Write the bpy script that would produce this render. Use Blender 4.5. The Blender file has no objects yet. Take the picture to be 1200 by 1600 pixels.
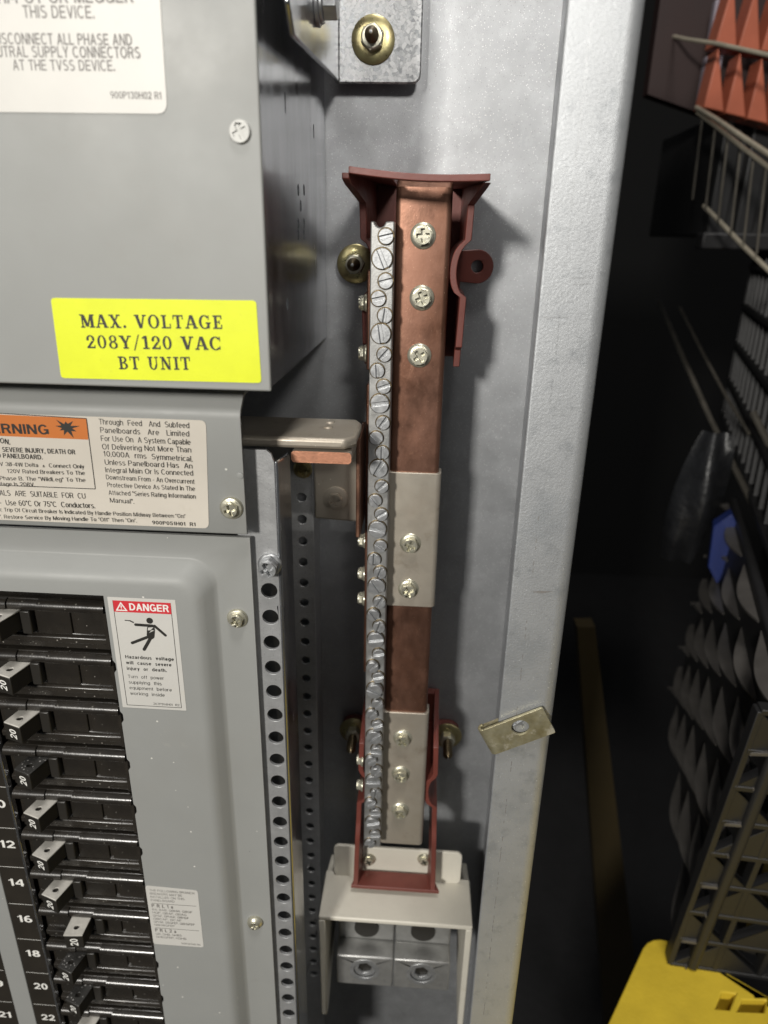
import bpy, bmesh, math, random
from mathutils import Vector, Matrix
from mathutils.geometry import tessellate_polygon

# ------------------------------------------------------------------ camera / world / lights / exposure
S = bpy.context.scene
C = S.collection
IN = 0.0254                     # everything below is written in inches
Z0 = 1.35                       # height of the camera above the floor, metres
rnd = random.Random(7)

PITCH, YAW, ROLL, FPX = math.radians(21.3), math.radians(3.1), math.radians(1.17), 1081.0
fw = Vector((-math.sin(YAW)*math.cos(PITCH), math.cos(YAW)*math.cos(PITCH), -math.sin(PITCH)))
rt0 = Vector((math.cos(YAW), math.sin(YAW), 0)); up0 = rt0.cross(fw)
rt = math.cos(ROLL)*rt0 + math.sin(ROLL)*up0
up = -math.sin(ROLL)*rt0 + math.cos(ROLL)*up0
cd = bpy.data.cameras.new('camera'); cam = bpy.data.objects.new('camera', cd); C.objects.link(cam)
cam.matrix_world = Matrix(((rt.x, up.x, -fw.x, 0), (rt.y, up.y, -fw.y, 0), (rt.z, up.z, -fw.z, Z0), (0, 0, 0, 1)))
cd.sensor_fit = 'VERTICAL'; cd.sensor_height = 36.0; cd.sensor_width = 27.0
cd.lens = 36.0*FPX/1600.0
cd.clip_start = 0.01; cd.clip_end = 60
cd.dof.use_dof = True; cd.dof.focus_distance = 11.3*IN; cd.dof.aperture_fstop = 10.0
S.camera = cam

W = bpy.data.worlds.new('World'); S.world = W; W.use_nodes = True
wn = W.node_tree; wn.nodes.clear()
wo = wn.nodes.new('ShaderNodeOutputWorld'); wb = wn.nodes.new('ShaderNodeBackground')
wb.inputs[0].default_value = (0.9, 0.95, 1.0, 1); wb.inputs[1].default_value = 0.075
wn.links.new(wb.outputs[0], wo.inputs[0])

def lamp(name, loc, target, size, power, col, size_y=None):
    d = bpy.data.lights.new(name, 'AREA'); d.energy = power; d.color = col
    d.shape = 'RECTANGLE' if size_y else 'SQUARE'; d.size = size*IN
    if size_y: d.size_y = size_y*IN
    o = bpy.data.objects.new(name, d); C.objects.link(o)
    l = Vector(loc); t = Vector(target)
    o.location = (l.x*IN, l.y*IN, l.z*IN+Z0)
    o.rotation_euler = (t-l).to_track_quat('-Z', 'Y').to_euler()
    return o
lamp('ceiling_lamp_above', (7, -20, 84), (0, 14, -8), 18, 30, (1.0, 0.97, 0.93))
lamp('ceiling_lamp_left', (-26, -63, 21), (0, 12, -5), 7, 41, (1.0, 0.965, 0.90))
sd = bpy.data.lights.new('right_lamp_narrow_cone', 'SPOT'); sd.energy = 80; sd.color = (1.0, 0.965, 0.91)
sd.spot_size = math.radians(11.8); sd.spot_blend = 0.6; sd.shadow_soft_size = 6*IN  # lamp cone narrowed to stand in for the unseen photographer's shadow
so = bpy.data.objects.new('right_lamp_narrow_cone', sd); C.objects.link(so)
so.location = (18.5*IN, -66*IN, 31*IN+Z0)
so.rotation_euler = (Vector((-1.5, 12, 5.0))-Vector((18.5, -66, 31))).to_track_quat('-Z', 'Y').to_euler()

S.view_settings.view_transform = 'Standard'; S.view_settings.look = 'None'
S.view_settings.exposure = 0.0; S.view_settings.gamma = 1.0
S.view_settings.use_curve_mapping = False
S.render.engine = 'CYCLES'

# ------------------------------------------------------------------ materials
def nd(nt, t, **kw):
    n = nt.nodes.new(t)
    for k, v in kw.items(): setattr(n, k, v)
    return n
def mat(name, col, rough=0.5, metal=0.0, var=0.0, vscale=60, col2=None, rvar=0.0, bump=0.0, bscale=400,
        specks=None, spangle=None, stretch=None, spec=0.5, coat=0.0, stain=None, aniso=None):
    m = bpy.data.materials.new(name); m.use_nodes = True
    nt = m.node_tree; nt.nodes.clear()
    out = nd(nt, 'ShaderNodeOutputMaterial'); p = nd(nt, 'ShaderNodeBsdfPrincipled')
    nt.links.new(p.outputs[0], out.inputs[0]); L = nt.links.new
    p.inputs['Metallic'].default_value = metal; p.inputs['Roughness'].default_value = rough
    p.inputs['Specular IOR Level'].default_value = spec
    if coat: p.inputs['Coat Weight'].default_value = coat; p.inputs['Coat Roughness'].default_value = 0.15
    tc = nd(nt, 'ShaderNodeTexCoord'); vec = tc.outputs['Object']
    if stretch:
        mp = nd(nt, 'ShaderNodeMapping'); mp.inputs['Scale'].default_value = stretch
        L(vec, mp.inputs[0]); vec = mp.outputs[0]
    def noise(scale, detail=4, rough_=0.6):
        n = nd(nt, 'ShaderNodeTexNoise'); n.inputs['Scale'].default_value = scale
        n.inputs['Detail'].default_value = detail; n.inputs['Roughness'].default_value = rough_
        L(vec, n.inputs['Vector']); return n.outputs['Fac']
    def ramp(src, a, b, c0=(0, 0, 0, 1), c1=(1, 1, 1, 1)):
        r = nd(nt, 'ShaderNodeValToRGB'); r.color_ramp.elements[0].position = a; r.color_ramp.elements[1].position = b
        r.color_ramp.elements[0].color = c0; r.color_ramp.elements[1].color = c1
        L(src, r.inputs[0]); return r.outputs[0]
    def mix(fac, a, b):
        x = nd(nt, 'ShaderNodeMix', data_type='RGBA')
        for s, v in ((x.inputs[6], a), (x.inputs[7], b)):
            if isinstance(v, tuple): s.default_value = (*v[:3], 1)
            else: L(v, s)
        if isinstance(fac, float): x.inputs[0].default_value = fac
        else: L(fac, x.inputs[0])
        return x.outputs[2]
    base = tuple(col)
    cur = base
    if var:
        c2 = col2 or tuple(max(0, c*(1-var)) for c in col)
        cur = mix(ramp(noise(vscale, 6), 0.3, 0.7), base, tuple(c2))
    height = None
    if spangle:
        sc, amt, hb = spangle
        v = nd(nt, 'ShaderNodeTexVoronoi'); v.inputs['Scale'].default_value = sc
        dn = nd(nt, 'ShaderNodeTexNoise'); dn.inputs['Scale'].default_value = sc*1.3; L(vec, dn.inputs['Vector'])
        va = nd(nt, 'ShaderNodeVectorMath', operation='MULTIPLY_ADD'); L(dn.outputs['Color'], va.inputs[0])
        va.inputs[1].default_value = (0.9/sc,)*3; L(vec, va.inputs[2]); L(va.outputs[0], v.inputs['Vector'])
        bw = nd(nt, 'ShaderNodeRGBToBW'); L(v.outputs['Color'], bw.inputs[0])
        g = ramp(bw.outputs[0], 0.15, 0.85)
        cur = mix(g, cur, mix(amt, cur, (1, 1, 1))) if not isinstance(cur, tuple) else mix(g, cur, tuple(min(1, c+amt*(1-c)) for c in cur))
        mr = nd(nt, 'ShaderNodeMapRange'); L(bw.outputs[0], mr.inputs[0])
        mr.inputs[3].default_value = max(0.05, rough-0.12); mr.inputs[4].default_value = rough+0.14
        L(mr.outputs[0], p.inputs['Roughness'])
        height = (bw.outputs[0], hb)
    if stain:
        for (sc, a, b, c) in stain:
            cur = mix(ramp(noise(sc, 8, 0.65), a, b), cur, c)
    if specks:
        for (sc, rad, dens, c) in specks:
            v = nd(nt, 'ShaderNodeTexVoronoi'); v.inputs['Scale'].default_value = sc; L(vec, v.inputs['Vector'])
            lt = nd(nt, 'ShaderNodeMath', operation='LESS_THAN'); L(v.outputs['Distance'], lt.inputs[0]); 
            sp = nd(nt, 'ShaderNodeSeparateColor'); L(v.outputs['Color'], sp.inputs[0])
            rr = nd(nt, 'ShaderNodeMath', operation='MULTIPLY'); L(sp.outputs[1], rr.inputs[0]); rr.inputs[1].default_value = rad
            L(rr.outputs[0], lt.inputs[1])
            gt = nd(nt, 'ShaderNodeMath', operation='LESS_THAN'); L(sp.outputs[0], gt.inputs[0]); gt.inputs[1].default_value = dens
            mm = nd(nt, 'ShaderNodeMath', operation='MULTIPLY'); L(lt.outputs[0], mm.inputs[0]); L(gt.outputs[0], mm.inputs[1])
            cur = mix(mm.outputs[0], cur, c)
    if isinstance(cur, tuple): p.inputs['Base Color'].default_value = (*cur[:3], 1)
    else: L(cur, p.inputs['Base Color'])
    if rvar and not spangle:
        mr = nd(nt, 'ShaderNodeMapRange'); L(noise(vscale*1.7, 5), mr.inputs[0])
        mr.inputs[1].default_value = 0.3; mr.inputs[2].default_value = 0.7
        mr.inputs[3].default_value = max(0.03, rough-rvar); mr.inputs[4].default_value = min(1, rough+rvar)
        L(mr.outputs[0], p.inputs['Roughness'])
    if bump or height:
        b = nd(nt, 'ShaderNodeBump'); b.inputs['Strength'].default_value = 1.0
        if height:
            b.inputs['Distance'].default_value = height[1]; L(height[0], b.inputs['Height'])
            L(b.outputs[0], p.inputs['Normal'])
        if bump:
            b2 = nd(nt, 'ShaderNodeBump'); b2.inputs['Distance'].default_value = bump
            L(noise(bscale, 3), b2.inputs['Height'])
            if height: L(b.outputs[0], b2.inputs['Normal'])
            L(b2.outputs[0], p.inputs['Normal'])
    return m

DUST = (0.75, 0.72, 0.66)
M = {}
M['paint'] = mat('grey_paint', (0.285, 0.29, 0.28), 0.47, 0, 0.06, 25, rvar=0.07, spec=0.35, bump=0.000012, bscale=1500,
                 specks=[(210, 0.1, 0.16, (0.62, 0.61, 0.57)), (140, 0.05, 0.12, (0.14, 0.14, 0.13))], stain=[(18, 0.62, 0.8, (0.25, 0.25, 0.235)), (60, 0.68, 0.76, (0.32, 0.32, 0.30)), (9, 0.55, 0.8, (0.265, 0.265, 0.25))])
M['galv_wall'] = mat('galvannealed_steel', (0.40, 0.41, 0.425), 0.47, 0.72, 0.2, 30, rvar=0.07, bump=0.00009, bscale=2600,
                     specks=[(2300, 0.5, 0.12, (0.60, 0.60, 0.61)), (1900, 0.45, 0.14, (0.29, 0.29, 0.295))], stain=[(14, 0.6, 0.85, (0.385, 0.39, 0.40)), (300, 0.58, 0.7, (0.35, 0.355, 0.365)), (110, 0.52, 0.66, (0.40, 0.41, 0.425))])
M['galv_lip'] = mat('galvanised_lip', (0.48, 0.495, 0.51), 0.48, 0.65, 0.12, 40, bump=0.00011, bscale=1700,
                    specks=[(1500, 0.42, 0.07, (0.75, 0.77, 0.79)), (1600, 0.45, 0.12, (0.33, 0.34, 0.36))], stain=[(30, 0.54, 0.7, (0.36, 0.38, 0.40)), (160, 0.55, 0.68, (0.37, 0.385, 0.40))])
M['galv_span'] = mat('spangled_zinc', (0.24, 0.25, 0.26), 0.42, 0.7, 0.1, 80, spangle=(800, 0.45, 0.00025), bump=0.00003, bscale=1500)
M['galv_side'] = mat('smooth_zinc', (0.60, 0.61, 0.63), 0.20, 0.95, 0.2, 45, rvar=0.08, bump=0.00003, bscale=900, stretch=(1, 1, 0.25),
                     stain=[(60, 0.6, 0.75, (0.46, 0.46, 0.47)), (500, 0.62, 0.72, (0.5, 0.5, 0.51))])
M['galv_rail'] = mat('zinc_rail', (0.42, 0.425, 0.43), 0.42, 0.45, 0.2, 120, rvar=0.08, bump=0.00008, bscale=1600,
                     specks=[(1700, 0.45, 0.14, (0.55, 0.55, 0.55)), (1600, 0.45, 0.2, (0.22, 0.22, 0.225))])
M['copper'] = mat('copper', (0.305, 0.165, 0.118), 0.40, 0.85, 0.35, 50, (0.20, 0.095, 0.06), rvar=0.12, bump=0.00003, bscale=1300, stretch=(1, 1, 0.6),
                  specks=[(1900, 0.4, 0.06, (0.52, 0.33, 0.23))], stain=[(40, 0.52, 0.72, (0.15, 0.078, 0.052)), (240, 0.6, 0.72, (0.34, 0.18, 0.12)), (22, 0.6, 0.72, (0.36, 0.20, 0.13))])
M['copper_cut'] = mat('cut_copper', (0.62, 0.30, 0.19), 0.5, 0.8, 0.3, 300, bump=0.0001, bscale=1500)
M['tin'] = mat('tin_plate', (0.42, 0.385, 0.325), 0.45, 0.55, 0.22, 60, (0.38, 0.335, 0.275), rvar=0.08, bump=0.00004, bscale=1400,
               specks=[(700, 0.25, 0.08, (0.65, 0.6, 0.52))], stain=[(90, 0.6, 0.75, (0.28, 0.235, 0.18))])
M['alu'] = mat('aluminium', (0.43, 0.43, 0.42), 0.42, 0.7, 0.2, 130, rvar=0.1, bump=0.00006, bscale=1300, stain=[(90, 0.58, 0.72, (0.33, 0.33, 0.32)), (700, 0.6, 0.7, (0.36, 0.36, 0.35))])
M['screw'] = mat('zinc_screw', (0.50, 0.51, 0.52), 0.40, 0.75, 0.25, 300, rvar=0.1, bump=0.00004, bscale=1200)
M['pan'] = mat('dull_screw', (0.46, 0.46, 0.44), 0.55, 0.3, 0.2, 300)
M['yzinc'] = mat('yellow_zinc', (0.62, 0.60, 0.50), 0.34, 0.75, 0.3, 200, (0.50, 0.48, 0.37), rvar=0.1, bump=0.00003, bscale=1200)
M['olive'] = mat('olive_zinc', (0.46, 0.43, 0.22), 0.33, 0.85, 0.4, 130, (0.32, 0.25, 0.13), rvar=0.1, bump=0.00003, bscale=1000)
M['clip'] = mat('brass_zinc', (0.50, 0.47, 0.33), 0.40, 0.7, 0.35, 160, (0.30, 0.26, 0.14), rvar=0.1, bump=0.00008, bscale=900,
                stain=[(110, 0.56, 0.66, (0.72, 0.68, 0.55))])
M['brass_dark'] = mat('dark_thread_gap', (0.22, 0.17, 0.10), 0.35, 0.9, 0.3, 300)
M['red'] = mat('red_polyester', (0.160, 0.042, 0.031), 0.45, 0, 0.2, 90, rvar=0.08, bump=0.00004, bscale=1000, stain=[(160, 0.6, 0.75, (0.20, 0.06, 0.05))])
M['black'] = mat('black_plastic', (0.016, 0.014, 0.012), 0.27, 0, 0.25, 60, (0.028, 0.024, 0.019), spec=0.8, rvar=0.06, bump=0.00003, bscale=1100,
                 specks=[(600, 0.24, 0.10, (0.30, 0.28, 0.25)), (250, 0.10, 0.04, (0.42, 0.40, 0.35)), (900, 0.4, 0.05, (0.12, 0.115, 0.10))])
M['handle'] = mat('handle_black', (0.02, 0.018, 0.015), 0.4, 0, bump=0.00004, bscale=900)
M['handle_top'] = mat('light_grey_handle', (0.54, 0.52, 0.475), 0.55, 0, 0.25, 300, bump=0.00008, bscale=900)  # paler grey than the handle body, with fine random tone
M['handle_grain'] = mat('grainy_handle', (0.035, 0.034, 0.032), 0.4, 0, specks=[(900, 0.45, 0.5, (0.3, 0.29, 0.28))], bump=0.0002, bscale=1300)
M['strip'] = mat('number_strip_black', (0.026, 0.022, 0.017), 0.42, 0, 0.3, 70, specks=[(350, 0.15, 0.08, (0.3, 0.28, 0.24))])
M['white'] = mat('white_label', (0.56, 0.548, 0.515), 0.45, 0, 0.05, 60, stain=[(45, 0.63, 0.8, (0.56, 0.53, 0.46))], specks=[(160, 0.07, 0.06, (0.3, 0.27, 0.22))])
M['cream'] = mat('cream_label', (0.60, 0.555, 0.485), 0.42, 0, 0.06, 60, stain=[(50, 0.63, 0.8, (0.50, 0.455, 0.38))], specks=[(200, 0.07, 0.06, (0.3, 0.26, 0.2))])
M['yellow'] = mat('fluorescent_yellow', (0.70, 0.76, 0.012), 0.5, 0, 0.08, 90, bump=0.00003, bscale=900, stain=[(70, 0.64, 0.8, (0.58, 0.60, 0.03)), (400, 0.62, 0.7, (0.62, 0.66, 0.02))])
M['ink'] = mat('black_ink', (0.02, 0.019, 0.016), 0.5)
M['ink_grey'] = mat('grey_ink', (0.17, 0.16, 0.15), 0.55)
M['ink_white'] = mat('white_ink', (0.78, 0.77, 0.73), 0.5)
M['orange'] = mat('orange_ink', (0.56, 0.17, 0.035), 0.42, 0, 0.06, 100)
M['red_ink'] = mat('red_ink', (0.58, 0.035, 0.045), 0.42, 0, 0.06, 100)
M['ivory'] = mat('ivory_plastic', (0.62, 0.59, 0.51), 0.45, 0, 0.1, 50, rvar=0.06, bump=0.00006, bscale=500, stain=[(40, 0.62, 0.8, (0.47, 0.42, 0.33))])
M['wire'] = mat('zinc_wire', (0.50, 0.45, 0.35), 0.35, 0.4, 0.3, 80)
M['wire_dark'] = mat('dull_wire', (0.13, 0.118, 0.098), 0.45, 0.3, 0.4, 60)
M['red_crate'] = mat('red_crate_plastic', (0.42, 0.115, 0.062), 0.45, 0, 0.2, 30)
M['shaded_red'] = mat('shaded_red_plastic', (0.018, 0.0045, 0.0035), 0.6, 0, 0.2, 30)  # crate red darkened; shade behind the ribs put into the colour
M['rib_gloss'] = mat('painted_gloss_rib', (0.085, 0.079, 0.073), 0.38, 0, 0.35, 40)  # black crate plastic made paler; gloss highlights painted into the rib colour
M['shaded_yellow'] = mat('shaded_yellow_board', (0.026, 0.017, 0.003), 0.6, 0, 0.3, 12)  # yellow board darkened; its shade is put into the base colour
M['black_crate'] = mat('black_crate_plastic', (0.015, 0.0148, 0.0155), 0.5, 0, 0.25, 30, bump=0.0001, bscale=300)
M['yellow_crate'] = mat('yellow_crate_plastic', (0.64, 0.46, 0.035), 0.45, 0, 0.2, 25, bump=0.0003, bscale=120, stain=[(14, 0.6, 0.75, (0.40, 0.26, 0.02))])
M['amber'] = mat('amber_plastic', (0.22, 0.105, 0.008), 0.5)
M['blue'] = mat('blue_plastic', (0.006, 0.018, 0.11), 0.5)
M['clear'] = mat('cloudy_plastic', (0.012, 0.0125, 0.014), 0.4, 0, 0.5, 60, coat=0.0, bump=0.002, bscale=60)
M['lavender'] = mat('lavender_plastic', (0.25, 0.22, 0.26), 0.5)
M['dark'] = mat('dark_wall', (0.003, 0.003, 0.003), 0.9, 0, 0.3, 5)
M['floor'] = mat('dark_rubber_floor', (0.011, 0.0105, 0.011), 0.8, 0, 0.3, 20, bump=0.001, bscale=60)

# ------------------------------------------------------------------ geometry helpers (inches)
def at(px, py, Y):
    d = fw + (px-600)/FPX*rt - (py-800)/FPX*up
    return d*(Y/d.y)
def atx(px, py, X):
    d = fw + (px-600)/FPX*rt - (py-800)/FPX*up
    return d*(X/d.x)
BASE = {}
def thing(name, base, label, cat, group=None):
    o = bpy.data.objects.new(name, None); C.objects.link(o)
    o.empty_display_size = 0.01
    b = Vector(base); o.location = (b.x*IN, b.y*IN, b.z*IN+Z0)
    o['label'] = label; o['category'] = cat
    if group: o['group'] = group
    BASE[o.name] = b
    return o
def obj(name, bm, m, parent=None, bevel=0, seg=2, angle=35, label=None):
    bmesh.ops.remove_doubles(bm, verts=bm.verts, dist=1e-6)
    bmesh.ops.recalc_face_normals(bm, faces=bm.faces)
    b = Vector((0, 0, 0))
    if parent is not None: b = BASE[parent.name]
    for v in bm.verts: v.co = (v.co-b)*IN
    me = bpy.data.meshes.new(name); bm.to_mesh(me); bm.free()
    ms = m if isinstance(m, (list, tuple)) else [m]
    for x in ms: me.materials.append(M[x])
    for p in me.polygons: p.use_smooth = True
    me.set_sharp_from_angle(angle=math.radians(angle))
    o = bpy.data.objects.new(name, me); C.objects.link(o)
    if parent is not None: o.parent = parent; BASE[o.name] = b
    else: o.location = (0, 0, Z0)
    if bevel:
        md = o.modifiers.new('bevel', 'BEVEL'); md.width = bevel*IN; md.segments = seg
        md.limit_method = 'ANGLE'; md.angle_limit = math.radians(40); md.use_clamp_overlap = True
        md.harden_normals = False
    if label: o['label'] = label
    return o
def NB(): return bmesh.new()
FRONT = (Vector((1, 0, 0)), Vector((0, 0, 1)), Vector((0, -1, 0)))      # U, V, W(outwards)
LEFTW = (Vector((0, 1, 0)), Vector((0, 0, 1)), Vector((-1, 0, 0)))
RIGHTW = (Vector((0, 1, 0)), Vector((0, 0, 1)), Vector((1, 0, 0)))
UPW = (Vector((1, 0, 0)), Vector((0, 1, 0)), Vector((0, 0, 1)))
def rot2(pts, a):
    c, s = math.cos(a), math.sin(a)
    return [(x*c-y*s, x*s+y*c) for x, y in pts]
def circ(r, n=24, cx=0, cy=0, a0=0.0, ry=None):
    ry = r if ry is None else ry
    return [(cx+r*math.cos(a0+2*math.pi*i/n), cy+ry*math.sin(a0+2*math.pi*i/n)) for i in range(n)]
def rrect(x0, x1, y0, y1, r, n=5):
    out = []
    for cx, cy, a in ((x1-r, y1-r, 0), (x0+r, y1-r, 90), (x0+r, y0+r, 180), (x1-r, y0+r, 270)):
        for i in range(n+1):
            t = math.radians(a+90*i/n); out.append((cx+r*math.cos(t), cy+r*math.sin(t)))
    return out
def prism(bm, outline, w0, w1, o=(0, 0, 0), fr=FRONT, holes=(), mi=0, caps=True):
    o = Vector(o); U, V, Wd = fr
    loops = [list(outline)]+[list(h) for h in holes]
    front, back = [], []
    for lp in loops:
        front.append([bm.verts.new(o+U*x+V*y+Wd*w1) for x, y in lp])
        back.append([bm.verts.new(o+U*x+V*y+Wd*w0) for x, y in lp])
    fs = []
    for f, b in zip(front, back):
        n = len(f)
        for i in range(n):
            j = (i+1) % n
            fs.append(bm.faces.new((f[i], f[j], b[j], b[i])))
    if caps:
        if not holes:
            fs.append(bm.faces.new(front[0])); fs.append(bm.faces.new(back[0][::-1]))
        else:
            tris = tessellate_polygon([[Vector((x, y, 0)) for x, y in lp] for lp in loops])
            F = [v for l in front for v in l]; B = [v for l in back for v in l]
            for a, b_, c in tris:
                try:
                    fs.append(bm.faces.new((F[a], F[b_], F[c]))); fs.append(bm.faces.new((B[c], B[b_], B[a])))
                except ValueError: pass
    for f in fs: f.material_index = mi
    return bm
def box(bm, x0, x1, y0, y1, z0, z1, mi=0):
    return prism(bm, [(x0, z0), (x1, z0), (x1, z1), (x0, z1)], -y1, -y0, mi=mi)
def flat(bm, outline, w, o=(0, 0, 0), fr=FRONT, holes=(), mi=0):
    o = Vector(o); U, V, Wd = fr
    loops = [list(outline)]+[list(h) for h in holes]
    vs = [bm.verts.new(o+U*x+V*y+Wd*w) for lp in loops for x, y in lp]
    if not holes: fl = [bm.faces.new(vs)]
    else: fl = [bm.faces.new((vs[a], vs[b], vs[c])) for a, b, c in tessellate_polygon([[Vector((x, y, 0)) for x, y in lp] for lp in loops])]
    for f in fl: f.material_index = mi
def lathe(bm, prof, o, fr=FRONT, n=24, mi=0):
    o = Vector(o); U, V, Wd = fr; rings = []
    for r, w in prof:
        rings.append([bm.verts.new(o+U*(r*math.cos(2*math.pi*i/n))+V*(r*math.sin(2*math.pi*i/n))+Wd*w) for i in range(n)])
    for a, b in zip(rings, rings[1:]):
        for i in range(n):
            f = bm.faces.new((a[i], a[(i+1) % n], b[(i+1) % n], b[i])); f.material_index = mi
    for rg in (rings[0], rings[-1]):
        f = bm.faces.new(rg); f.material_index = mi
def tube(bm, pts, r, n=8, mi=0):
    pts = [Vector(p) for p in pts]; rings = []
    for i, p in enumerate(pts):
        t = (pts[min(i+1, len(pts)-1)]-pts[max(i-1, 0)]).normalized()
        a = t.cross(Vector((0.31, 0.17, 0.93))).normalized(); b = t.cross(a)
        rings.append([bm.verts.new(p+a*(r*math.cos(2*math.pi*k/n))+b*(r*math.sin(2*math.pi*k/n))) for k in range(n)])
    for a, b in zip(rings, rings[1:]):
        for i in range(n): bm.faces.new((a[i], a[(i+1) % n], b[(i+1) % n], b[i])).material_index = mi
    bm.faces.new(rings[0]); bm.faces.new(rings[-1])
def sheet_z(bm, prof, z0, z1, th):
    """bent sheet: profile [(x,y)...] swept along z, thickness th to the left side of the path"""
    P = [Vector((x, y)) for x, y in prof]; Q = []
    for i, p in enumerate(P):
        t = (P[min(i+1, len(P)-1)]-P[max(i-1, 0)]).normalized(); Q.append(p+Vector((-t.y, t.x))*th)
    ol = [(p.x, p.y) for p in P]+[(q.x, q.y) for q in reversed(Q)]
    prism(bm, ol, z0, z1, fr=UPW)
def cross(r, w, a=0.0):
    p = [(w, w), (w, r), (-w, r), (-w, w), (-r, w), (-r, -w), (-w, -w), (-w, -r), (w, -r), (w, -w), (r, -w), (r, w)]
    return rot2(p, a)
def hexa(r, a=0.0): return circ(r, 6, 0, 0, a)
def hex_screw(bm, o, R=0.155, h=0.15, fl=0.21, a=0.0, ca=0.3, fr=FRONT, mi=0):
    """flanged hex head with a star/cross recess"""
    if fl: lathe(bm, [(fl, 0), (fl, 0.02), (fl*0.9, 0.045), (R*0.9, 0.06)], o, fr, 24, mi)
    prism(bm, hexa(R, a), 0.03, h*0.5, o, fr, mi=mi); prism(bm, hexa(R, a), h*.45, h*.8, o, fr, holes=[circ(R*.8, 20)], mi=mi)
    prism(bm, circ(R*0.86, 24), h*0.55, h, o, fr, holes=[cross(R*0.68, R*0.2, ca)], mi=mi)
def slot_screw(bm, o, r, h, a, fr=FRONT, sw=0.035, tilt=(0, 0)):
    o = Vector(o)
    prism(bm, circ(r+0.02, 24), -.02, .005, o, fr, mi=1)  # dark disc: shade in the gap round the screw is painted
    lathe(bm, [(r*0.97, -0.08), (r*0.97, max(.012, h-0.05))], o, fr, 22)
    for sg in (1, -1):
        pts = []
        c = math.acos(min(1, sw/r*0.8))
        t0 = math.pi/2-c
        for i in range(13):
            t = -c+2*c*i/12+math.pi/2
            pts.append((r*math.cos(t), sg*r*math.sin(t)))
        pts = [(x, y) for x, y in pts if sg*y >= sw*0.79]
        prism(bm, rot2(pts, a), min(h-0.056, .01), h, o, fr)
def phillips_pan(bm, o, r, h, a=0.3, fr=FRONT):
    prism(bm, circ(r, 26), 0, h*0.55, o, fr)
    prism(bm, circ(r*0.93, 26), h*0.5, h, o, fr, holes=[cross(r*0.66, r*0.17, a)])
# ---- lettering
def text(bm, s, o, width, cap, fr=FRONT, w=0.0, bold=0.0, ang=0.0, center=False):
    """weight: 0.125 regular, bolder with bold"""
    sans_text(bm, s, o, width, cap, fr=fr, w=w, center=center, ang=ang, gap=.12, T=.125+bold*5)
def tpx(bm, s, pa, pb, cap, Y, **kw):
    """line of text from pixel-measured baseline start to end, on the plane at depth Y"""
    a = at(*pa, Y); b = at(*pb, Y); d = b-a
    text(bm, s, a, d.length, cap, ang=math.atan2(d.z, d.x), **kw)
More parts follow.
